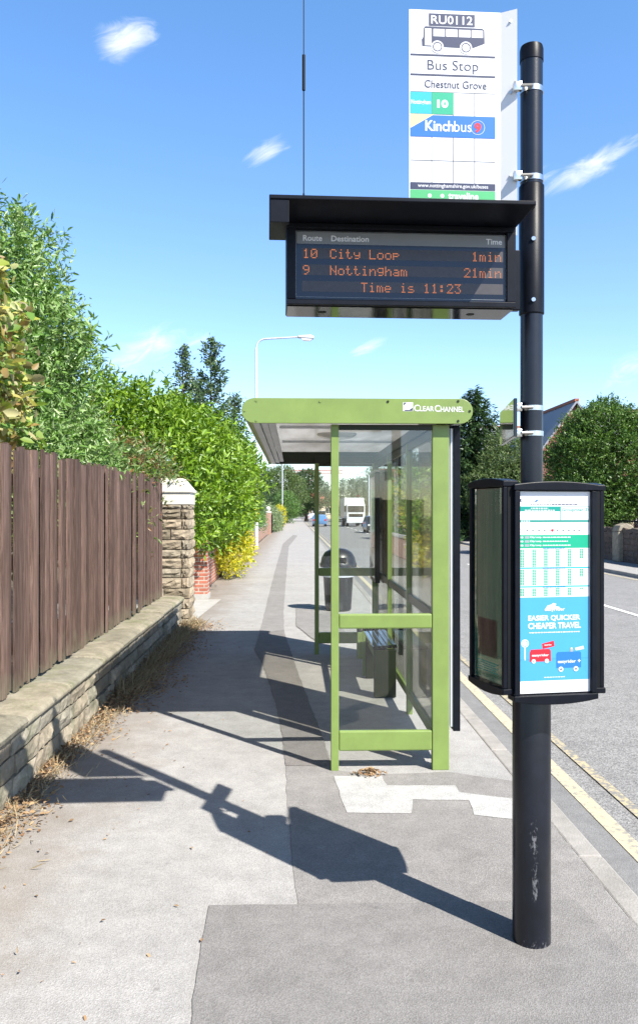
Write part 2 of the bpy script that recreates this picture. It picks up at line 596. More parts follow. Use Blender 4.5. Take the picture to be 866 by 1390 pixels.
class MB:
    def __init__(self):
        self.v, self.f, self.m, self.s = [], [], [], []
        self.mats = []

    def mi(self, m):
        m = M[m] if isinstance(m, str) else m
        if m not in self.mats:
            self.mats.append(m)
        return self.mats.index(m)

    def add(self, vs, fs, m, smooth=False, T=None):
        o = len(self.v)
        if T is not None:
            vs = [tuple(T @ Vector(p)) for p in vs]
        self.v += [tuple(p) for p in vs]
        k = self.mi(m)
        for f in fs:
            self.f.append([i + o for i in f])
            self.m.append(k)
            self.s.append(smooth)
        return self

    def box(self, x0, y0, z0, x1, y1, z1, m, T=None, bev=0.0):
        if bev > 0:
            return self.bbox(x0, y0, z0, x1, y1, z1, m, bev, T)
        vs = [(x, y, z) for z in (z0, z1) for y in (y0, y1) for x in (x0, x1)]
        fs = [(0, 2, 3, 1), (4, 5, 7, 6), (0, 1, 5, 4), (2, 6, 7, 3), (0, 4, 6, 2), (1, 3, 7, 5)]
        return self.add(vs, fs, m, False, T)

    def bbox(self, x0, y0, z0, x1, y1, z1, m, b, T=None):
        bm = bmesh.new()
        bmesh.ops.create_cube(bm, size=1)
        for v in bm.verts:
            v.co = Vector(((x0 + x1) / 2 + v.co.x * (x1 - x0), (y0 + y1) / 2 + v.co.y * (y1 - y0), (z0 + z1) / 2 + v.co.z * (z1 - z0)))
        bmesh.ops.bevel(bm, geom=bm.edges[:], offset=b, segments=2, affect='EDGES', profile=.5)
        bm.verts.index_update()
        self.add([v.co[:] for v in bm.verts], [[v.index for v in f.verts] for f in bm.faces], m, False, T)
        bm.free()
        return self

    def prism(self, pts, a, b, m, axis='Y', T=None, smooth=False):
        """closed 2D outline swept from a to b along axis; pts in the other two axes"""
        def P(p, t):
            return (p[0], t, p[1]) if axis == 'Y' else (t, p[0], p[1]) if axis == 'X' else (p[0], p[1], t)
        n = len(pts)
        vs = [P(p, a) for p in pts] + [P(p, b) for p in pts]
        fs = [list(range(n)), list(range(2 * n - 1, n - 1, -1))]
        o = len(self.v)
        self.add(vs, fs, m, False, T)
        k = self.mi(m)
        for i in range(n):
            j = (i + 1) % n
            self.f.append([o + i, o + n + i, o + n + j, o + j])
            self.m.append(k)
            self.s.append(smooth)
        return self

    def tube(self, pts, rad, m, n=12, T=None, cap=True, smooth=True):
        if not isinstance(rad, (list, tuple)):
            rad = [rad] * len(pts)
        pts = [Vector(p) for p in pts]
        vs, fs = [], []
        up = None
        for i, p in enumerate(pts):
            d = (pts[min(i + 1, len(pts) - 1)] - pts[max(i - 1, 0)])
            d = d.normalized() if d.length else Vector((0, 0, 1))
            if up is None:
                up = Vector((1, 0, 0)) if abs(d.x) < .9 else Vector((0, 1, 0))
            u = (up - d * up.dot(d)).normalized()
            up = u
            w = d.cross(u)
            for k in range(n):
                t = 2 * PI * k / n
                vs.append(tuple(p + (u * math.cos(t) + w * math.sin(t)) * rad[i]))
        for i in range(len(pts) - 1):
            for k in range(n):
                k2 = (k + 1) % n
                fs.append((i * n + k, i * n + k2, (i + 1) * n + k2, (i + 1) * n + k))
        self.add(vs, fs, m, smooth, T)
        if cap:
            o = len(self.v) - len(vs)
            kk = self.mi(m)
            self.f.append([o + k for k in range(n)][::-1])
            self.f.append([o + (len(pts) - 1) * n + k for k in range(n)])
            self.m += [kk, kk]
            self.s += [False, False]
        return self

    def lathe(self, prof, m, n=24, T=None, smooth=True, c=(0, 0, 0)):
        vs, fs = [], []
        for r, z in prof:
            for k in range(n):
                t = 2 * PI * k / n
                vs.append((c[0] + r * math.cos(t), c[1] + r * math.sin(t), c[2] + z))
        for i in range(len(prof) - 1):
            for k in range(n):
                k2 = (k + 1) % n
                fs.append((i * n + k, i * n + k2, (i + 1) * n + k2, (i + 1) * n + k))
        fs.append(list(range(n))[::-1])
        fs.append([(len(prof) - 1) * n + k for k in range(n)])
        return self.add(vs, fs, m, smooth, T)

    def poly(self, pts, m, T=None):
        return self.add(pts, [list(range(len(pts)))], m, False, T)

    def build(self, name, parent=None, bevel=0.0, loc=None):
        me = bpy.data.meshes.new(name)
        me.from_pydata(self.v, [], self.f)
        for m in self.mats:
            me.materials.append(m)
        me.polygons.foreach_set('material_index', self.m)
        me.polygons.foreach_set('use_smooth', self.s)
        me.update()
        if any(self.s):
            try:
                me.set_sharp_from_angle(angle=R(40))
            except Exception:
                pass
        o = bpy.data.objects.new(name, me)
        C.objects.link(o)
        if parent:
            o.parent = parent
        if loc:
            o.location = loc
        if bevel:
            md = o.modifiers.new('bevel', 'BEVEL')
            md.width = bevel
            md.segments = 2
            md.limit_method = 'ANGLE'
            md.angle_limit = R(50)
        return o


_text_cache = {}


def text_geo(s, bold=0.0, shear=0.0):
    key = (s, bold, shear)
    if key in _text_cache:
        return _text_cache[key]
    cu = bpy.data.curves.new('t', 'FONT')
    cu.body = s
    cu.size = 1
    cu.offset = bold
    cu.shear = shear
    cu.resolution_u = 3
    ob = bpy.data.objects.new('t', cu)
    C.objects.link(ob)
    dg = bpy.context.evaluated_depsgraph_get()
    me = bpy.data.meshes.new_from_object(ob.evaluated_get(dg))
    vs = [(v.co.x, v.co.y) for v in me.vertices]
    fs = [list(p.vertices) for p in me.polygons]
    bpy.data.objects.remove(ob)
    bpy.data.curves.remove(cu)
    bpy.data.meshes.remove(me)
    _text_cache[key] = (vs, fs)
    return vs, fs


class Flat(MB):
    """flat artwork on the plane y = y0, x to the right, z up, facing -Y"""
    def __init__(self, y0=0.0, step=0.0005, mirror=False):
        super().__init__()
        self.y0, self.step = y0, step

    def Y(self, layer):
        return self.y0 - layer * self.step

    def rect(self, x0, z0, x1, z1, m, layer=1):
        y = self.Y(layer)
        return self.add([(x0, y, z0), (x1, y, z0), (x1, y, z1), (x0, y, z1)], [(0, 1, 2, 3)], m)

    def shape(self, pts, m, layer=1):
        y = self.Y(layer)
        return self.add([(p[0], y, p[1]) for p in pts], [list(range(len(pts)))], m)

    def disc(self, x, z, r, m, layer=1, n=24):
        return self.shape([(x + r * math.cos(2 * PI * k / n), z + r * math.sin(2 * PI * k / n)) for k in range(n)], m, layer)

    def ring(self, x, z, r, w, m, layer=1, n=32):
        y = self.Y(layer)
        vs = []
        for k in range(n):
            t = 2 * PI * k / n
            vs += [(x + r * math.cos(t), y, z + r * math.sin(t)), (x + (r - w) * math.cos(t), y, z + (r - w) * math.sin(t))]
        fs = [(2 * k, 2 * ((k + 1) % n), 2 * ((k + 1) % n) + 1, 2 * k + 1) for k in range(n)]
        return self.add(vs, fs, m)

    def line(self, x0, z0, x1, z1, w, m, layer=1):
        d = Vector((x1 - x0, z1 - z0)).normalized()
        nx, nz = -d.y * w / 2, d.x * w / 2
        return self.shape([(x0 - nx, z0 - nz), (x1 - nx, z1 - nz), (x1 + nx, z1 + nz), (x0 + nx, z0 + nz)], m, layer)

    def text(self, s, x0, z0, x1, z1, m, layer=2, bold=0.0, shear=0.0, fit=True, align='L'):
        vs, fs = text_geo(s, bold, shear)
        if not vs:
            return self
        xs = [v[0] for v in vs]
        zs = [v[1] for v in vs]
        a, b, c, d = min(xs), max(xs), min(zs), max(zs)
        sz = (z1 - z0) / (d - c)
        sx = (x1 - x0) / (b - a) if fit else sz
        if not fit and align == 'R':
            x0 = x1 - (b - a) * sx
        if not fit and align == 'C':
            x0 = (x0 + x1) / 2 - (b - a) * sx / 2
        y = self.Y(layer)
        return self.add([(x0 + (v[0] - a) * sx, y, z0 + (v[1] - c) * sz) for v in vs], fs, m)


def fastmesh(name, V, F, m, parent=None, smooth=False, loc=None):
    """V (n,3) array, F (k,3|4) array"""
    me = bpy.data.meshes.new(name)
    n, (k, c) = len(V), F.shape
    me.vertices.add(n)
    me.vertices.foreach_set('co', np.ascontiguousarray(V, dtype=np.float32).ravel())
    me.loops.add(k * c)
    me.loops.foreach_set('vertex_index', np.ascontiguousarray(F, dtype=np.int32).ravel())
    me.polygons.add(k)
    me.polygons.foreach_set('loop_start', np.arange(0, k * c, c, dtype=np.int32))
    me.materials.append(M[m] if isinstance(m, str) else m)
    me.update(calc_edges=True)
    o = bpy.data.objects.new(name, me)
    C.objects.link(o)
    if parent:
        o.parent = parent
    if loc:
        o.location = loc
    return o


def unit(a):
    return a / np.maximum(np.linalg.norm(a, axis=-1, keepdims=True), 1e-9)


def leaves(base, direc, normal, length, width, fold=0.12, hexa=True):
    """leaf blades from arrays"""
    d = unit(direc)
    s = unit(np.cross(d, normal))
    n = unit(np.cross(s, d))
    L = length[:, None]
    Wd = width[:, None]
    k = len(base)
    if hexa:
        droop = -n * L * .10
        b = base
        t = base + d * L + droop
        m1 = base + d * L * .30
        m2 = base + d * L * .68 + droop * .4
        r1 = m1 + s * Wd * .46 + n * Wd * fold
        r2 = m2 + s * Wd * .40 + n * Wd * fold
        l1 = m1 - s * Wd * .46 + n * Wd * fold
        l2 = m2 - s * Wd * .40 + n * Wd * fold
        V = np.stack([b, r1, r2, t, l2, l1], 1).reshape(-1, 3)
        i = np.arange(k)[:, None] * 6
        Fq = np.concatenate([i + np.array([[0, 1, 2, 3]]), i + np.array([[0, 3, 4, 5]])], 0)
        return V, Fq
    r = base + d * L * .45 + s * Wd * .5 + n * Wd * fold
    l = base + d * L * .45 - s * Wd * .5 + n * Wd * fold
    V = np.stack([base, r, base + d * L, l], 1).reshape(-1, 3)
    i = np.arange(k)[:, None] * 4
    Ft = np.concatenate([i + np.array([[0, 1, 2]]), i + np.array([[0, 2, 3]])], 0)
    return V, Ft


def crown_mesh(blobs, nshoot, per, leaf, shoot_len, name='crown', m='leaf_far', parent=None, up=.45, hexa=True,
               inner=.18, wob=.16, spread=.9, keep=None, nup=.5, widthf=.35, depth=.35):
    """blobs: list of (cx,cy,cz,rx,ry,rz). Shoots start near the blobs' surface and carry leaves."""
    B = np.array(blobs, float)
    area = (B[:, 3] * B[:, 4] + B[:, 3] * B[:, 5] + B[:, 4] * B[:, 5])
    idx = rng.choice(len(B), nshoot * 2, p=area / area.sum())
    u = unit(rng.normal(size=(nshoot * 2, 3)))
    # lumps: the radius wobbles over the surface
    ph = rng.uniform(0, 6.28, (len(B), 3))
    wobf = 1 + wob * (np.sin(u[:, 0] * 5 + ph[idx, 0]) * np.sin(u[:, 1] * 5 + ph[idx, 1]) + .6 * np.sin(u[:, 2] * 7 + ph[idx, 2]))
    rr = (1 - depth * rng.random(len(u)) ** 1.6) * wobf
    P = B[idx, :3] + u * B[idx, 3:] * rr[:, None]
    ins = np.zeros(len(P), bool)
    for j in range(len(B)):
        q = ((P - B[j, :3]) / B[j, 3:])
        ins |= (np.einsum('ij,ij->i', q, q) < .55) & (idx != j)
    k = ~ins | (rng.random(len(P)) < inner)
    if keep is not None:
        k &= keep(P)
    P, u, idx = P[k][:nshoot], u[k][:nshoot], idx[k][:nshoot]
    out = unit(u / B[idx, 3:])
    D = unit(out * .8 + np.array([0, 0, up]) + rng.normal(size=P.shape) * .45)
    ns = len(P)
    t = np.tile(np.linspace(.0, 1, per), ns)
    rep = np.repeat(np.arange(ns), per)
    sl = (shoot_len * rng.uniform(.6, 1.35, ns))[rep]
    base = P[rep] + D[rep] * (t * sl)[:, None] + rng.normal(size=(ns * per, 3)) * shoot_len * .05
    ld = unit(D[rep] * .55 + rng.normal(size=base.shape) * spread)
    nn = unit(rng.normal(size=base.shape) * .8 + np.array([0, 0, nup]) + out[rep] * .5)
    ln = leaf * rng.uniform(.42, 1.42, len(base))
    V, Fq = leaves(base, ld, nn, ln, ln * widthf * rng.uniform(.8, 1.2, len(base)), hexa=hexa)
    return fastmesh(name, V, Fq, m, parent)


def trunk_mesh(parent, base, top, r0, r1, limbs=(), name='trunk', m='bark', n=10):
    mb = MB()
    b, t = Vector(base), Vector(top)
    pts = [b.lerp(t, k / 5) + Vector((random.uniform(-.5, .5), random.uniform(-.5, .5), 0)) * r0 * .8 * (0 if k == 0 else 1) for k in range(6)]
    mb.tube(pts, [r0 * 1.25] + [r0 + (r1 - r0) * k / 5 for k in range(1, 6)], m, n)
    for (q, rl) in limbs:
        q = Vector(q)
        s = b.lerp(t, random.uniform(.45, .95))
        mid = s.lerp(q, .5) + Vector((0, 0, (q - s).length * .08))
        mb.tube([s, mid, q], [rl, rl * .7, rl * .25], m, 7)
    return mb.build(name, parent)


def tree(name, label, cat, x, y, blobs, trunk_h, r0, nshoot, per, leaf, shoot, m, hexa=False, group=None, wob=.16, z0=0, **kw):
    """blobs relative to the base of the trunk"""
    e = empty(name, (x, y, z0), 0, label, cat, group)
    limbs = [((b[0], b[1], b[2]), r0 * .4) for b in blobs[:7]]
    trunk_mesh(e, (0, 0, 0), (0, 0, trunk_h), r0, r0 * .5, limbs)
    crown_mesh(blobs, nshoot, per, leaf, shoot, 'crown', m, e, hexa=hexa, wob=wob, **kw)
    return e


# ------------------------------------------------------------------ ground, road, pavement
ROADZ = -0.10
KX = 1.56     # kerb edge towards the road
FKX = 9.45    # far kerb
b = MB()
b.add([(-600, -300, -.14), (600, -300, -.14), (600, 1500, -.14), (-600, 1500, -.14)], [(0, 1, 2, 3)], 'soil')
tag(b.build('ground'), kind='structure')
b = MB()
b.add([(KX - .02, -30, ROADZ), (FKX + .02, -30, ROADZ), (FKX + .02, 420, ROADZ), (KX - .02, 420, ROADZ)], [(0, 1, 2, 3)], 'road')
tag(b.build('road'), kind='structure')
b = MB()
b.box(-1.98, -30, -.2, KX - .125, 420, 0, 'pave_light')
tag(b.build('pavement'), kind='structure')
b = MB()   # kerb stones
y = -6.0
while y < 240:
    ln = .915 if y < 40 else 9.0
    b.box(KX - .125, y + .004, -.2, KX, y + ln - .004, .004 + random.uniform(-.002, .002), 'kerb', bev=.012 if y < 40 else 0)
    y += ln
tag(b.build('kerb'), kind='structure')
b = MB()
b.add([(KX, -30, ROADZ + .004), (1.80, -30, ROADZ + .004), (1.80, 200, ROADZ + .004), (KX, 200, ROADZ + .004)], [(0, 1, 2, 3)], 'gutter')
tag(b.build('gutter'), kind='structure')
b = MB()
b.box(FKX, -30, -.2, FKX + .13, 420, .005, 'kerb')
b.box(FKX + .13, -30, -.2, 11.6, 420, 0, 'pave_light')
tag(b.build('far_pavement'), kind='structure')
# painted lines, as sheets on the road
b = MB()
b.add([(1.80, -20, ROADZ + .008), (1.905, -20, ROADZ + .008), (1.905, 300, ROADZ + .008), (1.80, 300, ROADZ + .008)], [(0, 1, 2, 3)], 'yellow_line')
b.add([(2.06, -20, ROADZ + .008), (2.13, -20, ROADZ + .008), (2.13, 300, ROADZ + .008), (2.06, 300, ROADZ + .008)], [(0, 1, 2, 3)], 'yellow_faint')
b.add([(FKX - .33, -20, ROADZ + .008), (FKX - .23, -20, ROADZ + .008), (FKX - .23, 300, ROADZ + .008), (FKX - .33, 300, ROADZ + .008)], [(0, 1, 2, 3)], 'yellow_line')
y = -11.8
while y < 260:
    b.add([(6.0, y, ROADZ + .008), (6.11, y, ROADZ + .008), (6.11, y + 4, ROADZ + .008), (6.0, y + 4, ROADZ + .008)], [(0, 1, 2, 3)], 'white_line')
    y += 6
tag(b.build('road_markings'), kind='structure')


def ground_poly(mb, pix, m, z, extra=()):
    pts = [(*G(*p), z) if len(p) == 2 else p for p in pix]
    # ragged saw-cut edge
    out = []
    for i, p in enumerate(pts):
        q = pts[(i + 1) % len(pts)]
        L = math.hypot(q[0] - p[0], q[1] - p[1])
        k = max(1, min(40, int(L / .09)))
        for j in range(k):
            t = j / k
            jit = .007 if j else 0
            out.append((p[0] + (q[0] - p[0]) * t + random.uniform(-jit, jit), p[1] + (q[1] - p[1]) * t + random.uniform(-jit, jit), z))
    mb.poly(out, m)


b = MB()
# browner reinstated half of the pavement, kerb side
ground_poly(b, [(405, 1228), (393, 1120), (384, 1000), (374, 955), (358, 905), (345, 882), (352, 860), (361, 825), (372, 780), (384, 738),
                (398, 726), (404, 727), (392, 742), (388, 790), (385, 830), (386, 860), (405, 915), (432, 985), (452, 1045), (510, 1052), (606, 1048),
                (1.435, 5.2, .004), (1.435, 2.4, .004), (1.435, .2, .004), (-.25, .2, .004), (-.245, 2.6, .004)], 'pave_mid', .0025)
b2 = MB()
ground_poly(b2, [(284, 1230), (405, 1229), (560, 1227), (690, 1224), (780, 1222), (1.40, 2.1, .008), (1.40, .2, .008), (-.24, .2, .008), (268, 1320)], 'pave_patch', .005)
ground_poly(b2, [(384, 1000), (374, 955), (358, 905), (346, 882), (353, 860), (385, 855), (405, 915), (432, 985), (450, 1040), (388, 1040)], 'pave_trench', .005)
b3 = MB()
ground_poly(b3, [(453, 1054), (518, 1054), (526, 1067), (618, 1067), (623, 1076), (697, 1085), (697, 1113), (643, 1107), (636, 1087), (560, 1086), (558, 1105), (471, 1104)], 'pave_white', .005)
for o, nm in ((b, 'pavement_reinstatement'), (b2, 'pavement_patch'), (b3, 'pavement_repair')):
    tag(o.build(nm), kind='structure')
# darker shelter-side strip further on
b = MB()
ground_poly(b, [(402, 826), (450, 830), (470, 860), (430, 872), (402, 850)], 'pave_mid', .008)
b.add([(-4.5, 12.85, .006), (-1.60, 12.85, .006), (-1.45, 16.1, .006), (-4.5, 16.1, .006)], [(0, 1, 2, 3)], 'concrete')
tag(b.build('driveway_crossing'), kind='structure')


# ------------------------------------------------------------------ stone walls
def rough_block(mb, x, y0, y1, z0, z1, depth, m, face='X', bulge=.035, nx=5, nz=3):
    """a rock-faced stone; face 'X' looks along +X at plane x, face 'Y' looks along -Y at plane x"""
    g = .008
    y0, y1, z0, z1 = y0 + g, y1 - g, z0 + g, z1 - g
    vs, fs = [], []
    for j in range(nz + 1):
        for i in range(nx + 1):
            ty, tz = i / nx, j / nz
            edge = min(ty, 1 - ty, tz, 1 - tz) == 0
            o = random.uniform(0, bulge * .35) if edge else bulge * random.uniform(.15, 1.0)
            jy = 0 if edge else random.uniform(-.3, .3) / nx
            jz = 0 if edge else random.uniform(-.3, .3) / nz
            a = y0 + (y1 - y0) * (ty + jy)
            z = z0 + (z1 - z0) * (tz + jz) + random.uniform(-.004, .004)
            vs.append((x + o, a, z) if face == 'X' else (a, x - o, z))
    for j in range(nz):
        for i in range(nx):
            q = [j * (nx + 1) + i, j * (nx + 1) + i + 1, (j + 1) * (nx + 1) + i + 1, (j + 1) * (nx + 1) + i]
            fs.append(q)
    rim = [i for i in range(nx + 1)] + [(j + 1) * (nx + 1) - 1 for j in range(1, nz + 1)] + \
          [nz * (nx + 1) + i for i in range(nx - 1, -1, -1)] + [j * (nx + 1) for j in range(nz - 1, 0, -1)]
    o = len(vs)
    for r in rim:
        p = vs[r]
        vs.append((p[0] - depth, p[1], p[2]) if face == 'X' else (p[0], p[1] + depth, p[2]))
    for k in range(len(rim)):
        k2 = (k + 1) % len(rim)
        fs.append((rim[k], o + k, o + k2, rim[k2]))
    fs.append([o + k for k in range(len(rim))])
    mb.add(vs, fs, m)


WX = -1.70
w = empty('garden_wall', (WX, 3.2, 0), 0, 'low rock-faced sandstone wall with mossy rounded coping under the brown fence', 'wall')
T = Matrix.Translation((-WX, -3.2, 0))
b = MB()
z = 0.0
for ch in (.15, .13, .118):
    y = 2.6
    while y < 12.25:
        ln = random.uniform(.22, .60)
        rough_block(b, random.uniform(-.006, .008), y - 3.2, min(y + ln, 12.3) - 3.2, z, z + ch, .16, 'wall_stone', bulge=random.uniform(.015, .045), nx=6)
        y += ln
    z += ch
b.box(-.34, 2.6 - 3.2, 0, -.030, 12.3 - 3.2, .398, 'mortar')
b.build('stone_courses', w)
b = MB()
y = 2.5
while y < 12.2:
    ln = random.uniform(.7, 1.05)
    y1 = min(y + ln, 12.3)
    dz = random.uniform(-.008, .008)
    pr = [(.030, .400), (.040, .435 + dz), (.022, .458 + dz), (-.03, .470 + dz), (-.12, .476 + dz), (-.36, .476 + dz), (-.36, .400)]
    n = 7
    for k in range(n):   # slight waviness along each stone
        a0, a1 = y + (y1 - y) * k / n, y + (y1 - y) * (k + 1) / n
    pts = [(p[0] + random.uniform(-.006, .006), p[1]) for p in pr]
    b.prism(pts, y + .005 - 3.2, y1 - .005 - 3.2, 'coping_stone')
    y = y1
o = b.build('coping', w, bevel=.012)

# fence
FX = -1.99
fz = .485
fe = empty('board_fence', (FX, 3.2, fz), 0, 'tall brown fence of narrow vertical weathered boards standing on the stone wall', 'fence')
b = MB()
y = 3.0
while y < 12.12:
    wd = random.uniform(.058, .098)
    y1 = min(y + wd, 12.16)
    top = 1.725 + random.uniform(-.024, .016)
    off = random.uniform(0, .008) + (.016 if random.random() < .5 else 0)
    yaw = random.uniform(-.006, .006)
    lean = random.uniform(-.004, .004)
    z0 = random.uniform(0, .02)
    b.box(off, y - 3.2, z0, off + .018, y1 - random.uniform(.004, .011) - 3.2, top, 'fence_wood',
          T=Matrix.Translation((yaw, lean, 0)) @ Matrix.Rotation(random.uniform(-.0035, .0035), 4, 'X'))
    y = y1
b.build('boards', fe)
for zr in (.25, .85, 1.45):
    MB().box(-.06, -.2, zr, -.003, 8.95, zr + .08, 'fence_rail').build('rail', fe)
for yp in np.arange(3.2, 12.2, 1.8):
    MB().box(-.15, yp - 3.2 - .04, 0, -.062, yp - 3.2 + .04, 1.62, 'fence_rail').build('post', fe)

# gate pillar
PX0, PX1, PY = -2.10, -1.59, 12.30
p = empty('gate_pillar', ((PX0 + PX1) / 2, PY, 0), 0, 'square rock-faced sandstone gate pillar with white painted capstone at the fence end', 'pillar')
Tp = Matrix.Translation((-(PX0 + PX1) / 2, -PY, 0))
b = MB()
hw = (PX1 - PX0) / 2
z = 0
k = 0
while z < 1.80:
    ch = random.uniform(.13, .165)
    if z + ch > 1.80:
        ch = 1.85 - z
    sp_ = random.choice([-.12, -.02, .06, .13]) if k % 2 else random.choice([-.18, .14])
    for (a0, a1) in ((-hw, sp_), (sp_, hw)):
        rough_block(b, 0, a0, a1, z, z + ch, .2, 'pillar_stone', 'Y', bulge=.042, nx=5, nz=4)
    rough_block(b, hw, .0, .26, z, z + ch, .2, 'pillar_stone', 'X', bulge=.04)
    rough_block(b, hw, .26, .52, z, z + ch, .2, 'pillar_stone', 'X', bulge=.04)
    z += ch
    k += 1
b.box(-hw + .01, .012, 0, hw - .012, .52, 1.85, 'mortar')
b.build('stone_shaft', p)
b = MB()
b.box(-hw - .01, -.02, 1.85, hw + .02, .55, 2.03, 'cap_white', bev=.01)
b.box(-hw - .035, -.045, 2.03, hw + .045, .575, 2.075, 'cap_white', bev=.012)
b.add([(-hw - .02, -.03, 2.075), (hw + .03, -.03, 2.075), (hw + .03, .56, 2.075), (-hw - .02, .56, 2.075),
       (-hw + .08, .07, 2.25), (hw - .11, .07, 2.25), (hw - .11, .46, 2.25), (-hw + .08, .46, 2.25)],
      [(0, 1, 5, 4), (1, 2, 6, 5), (2, 3, 7, 6), (3, 0, 4, 7), (4, 5, 6, 7)], 'cap_white')
b.build('capstone', p)

# brick pier beyond the opening
bx, by = -2.02, 16.2
p = empty('brick_pier', (bx, by, 0), 0, 'short red brick gate pier half hidden under the bright green laurel', 'pier')
b = MB()
b.box(-.20, 0, 0, .28, .45, 1.75, 'brick')
b.build('brickwork', p)
MB().box(-.22, -.02, 0, .30, .47, .10, 'concrete').build('footing', p)
MB().box(-.24, -.04, 1.75, .32, .49, 1.84, 'concrete', bev=.015).build('capstone', p)
p = empty('brick_wall', (-2.1, 16.65, 0), 0, 'red brick garden wall running behind the laurel and the yellow bush', 'wall')
MB().box(-.2, 0, 0, .10, 8.5, 1.25, 'brick').build('brickwork', p)
MB().box(-.24, 0, 1.25, .14, 8.5, 1.33, 'concrete').build('coping', p)


# ------------------------------------------------------------------ litter along the wall
def litter(name, n, m, fx, size, wf=.5, up=.02):
    P = np.array([fx() for _ in range(n)])
    d = unit(np.column_stack([rng.normal(size=n), rng.normal(size=n), rng.normal(size=n) * .25 + .05]))
    nn = unit(np.column_stack([rng.normal(size=n) * .5, rng.normal(size=n) * .5, np.ones(n)]))
    ln = size * rng.uniform(.5, 1.5, n)
    V, Fq = leaves(P, d, nn, ln, ln * wf * rng.uniform(.7, 1.3, n), fold=.25)
    return fastmesh(name, V, Fq, m)


def drift():
    y = random.uniform(3.0, 12.9) if random.random() < .6 else random.uniform(7.2, 12.9)
    wid = .12 + .12 * math.sin(y * 1.7) ** 2 + (.20 if y > 7 else 0)
    x = WX + .01 + abs(random.gauss(0, wid * .55))
    hump = .10 * max(0, 1 - (x - WX) / .35) * (1.0 if y > 7 else .35)
    return (x, y, .006 + random.random() * (.012 + hump))


def scatter():
    y = random.uniform(2.2, 13)
    return (WX + abs(random.gauss(0, .55)), y, .008)


tag(litter('leaf_litter', 8000, 'litter', drift, .026, .5), 'brown dead leaves drifted along the foot of the stone wall', 'leaf litter', kind='stuff')
tag(litter('fallen_leaves', 330, 'litter', scatter, .022, .42), 'scattered dead leaves lying on the pavement near the wall', 'fallen leaves', kind='stuff')


def straw(name, n):
    Y_ = np.where(rng.random(n) < .72, rng.uniform(7.5, 12.6, n), rng.uniform(3.6, 7.5, n))
    X_ = WX + .01 + np.abs(rng.normal(0, .12, n))
    base = np.column_stack([X_, Y_, np.zeros(n)])
    d = unit(np.column_stack([rng.normal(.25, .45, n), rng.normal(0, .5, n), rng.uniform(.25, 1.0, n)]))
    ln = rng.uniform(.06, .24, n) * np.where(Y_ > 7.5, 1.0, .5)
    V, Fq = leaves(base, d, rng.normal(size=(n, 3)), ln, np.full(n, .006), fold=0)
    return fastmesh(name, V, Fq, 'straw')


tag(straw('dry_grass', 2600), 'dry bleached grass growing at the foot of the stone wall', 'dry grass', kind='stuff')


def heap():
    a = random.uniform(0, 2 * PI)
    r = abs(random.gauss(0, .06))
    return (*(np.array(G(502, 1052)) + np.array((math.cos(a) * r, math.sin(a) * r * .6))), .016 + random.random() * .03 * max(0, 1 - r / .1))


tag(litter('leaf_heap', 130, 'litter', heap, .026, .5), 'small heap of orange leaves below the front rail of the shelter', 'leaf litter', kind='stuff')

# ------------------------------------------------------------------ bus stop pole
def wear_paint():
    m = mat('worn_black_tube', (.0062, .0078, .013), .30, var=.3, scale=9, bump=.05, bscale=180, spec=.45)
    nt = m.node_tree; N, L = nt.nodes, nt.links
    b_ = N['Principled BSDF']
    old = b_.inputs['Base Color'].links[0].from_socket
    tc = N.new('ShaderNodeTexCoord')

    def spot(c, sc):
        a = N.new('ShaderNodeVectorMath'); a.operation = 'SUBTRACT'; a.inputs[1].default_value = c
        L.new(tc.outputs['Object'], a.inputs[0])
        q = N.new('ShaderNodeVectorMath'); q.operation = 'MULTIPLY'; q.inputs[1].default_value = sc
        L.new(a.outputs[0], q.inputs[0])
        l = N.new('ShaderNodeVectorMath'); l.operation = 'LENGTH'
        L.new(q.outputs[0], l.inputs[0])
        r = N.new('ShaderNodeMapRange'); r.inputs['To Min'].default_value = 1; r.inputs['To Max'].default_value = 0
        L.new(l.outputs['Value'], r.inputs['Value'])
        return r.outputs[0]
    outs = [spot((-.012, -.076, .44), (42, 42, 8)), spot((-.008, -.076, .26), (42, 42, 6)), spot((0, -.03, .0), (9, 9, 14))]
    acc = outs[0]
    for o_ in outs[1:]:
        x = N.new('ShaderNodeMath'); x.operation = 'MAXIMUM'
        L.new(acc, x.inputs[0]); L.new(o_, x.inputs[1]); acc = x.outputs[0]
    n = N.new('ShaderNodeTexNoise'); n.inputs['Scale'].default_value = 95; n.inputs['Detail'].default_value = 5; n.inputs['Roughness'].default_value = .7
    mp = N.new('ShaderNodeMapping'); mp.inputs['Scale'].default_value = (1, 1, .45)
    L.new(tc.outputs['Object'], mp.inputs[0]); L.new(mp.outputs[0], n.inputs['Vector'])
    ad = N.new('ShaderNodeMath'); ad.operation = 'MULTIPLY_ADD'; ad.inputs[1].default_value = .30
    L.new(acc, ad.inputs[0]); L.new(n.outputs['Fac'], ad.inputs[2])
    st = N.new('ShaderNodeMapRange'); st.inputs['From Min'].default_value = .72; st.inputs['From Max'].default_value = .80; st.inputs['To Max'].default_value = .75
    L.new(ad.outputs[0], st.inputs['Value'])
    st.inputs['From Min'].default_value = .69
    mx = N.new('ShaderNodeMix'); mx.data_type = 'RGBA'
    L.new(st.outputs[0], mx.inputs[0]); L.new(old, mx.inputs[6]); mx.inputs[7].default_value = (.17, .17, .18, 1)
    L.new(mx.outputs[2], b_.inputs['Base Color'])
    return m


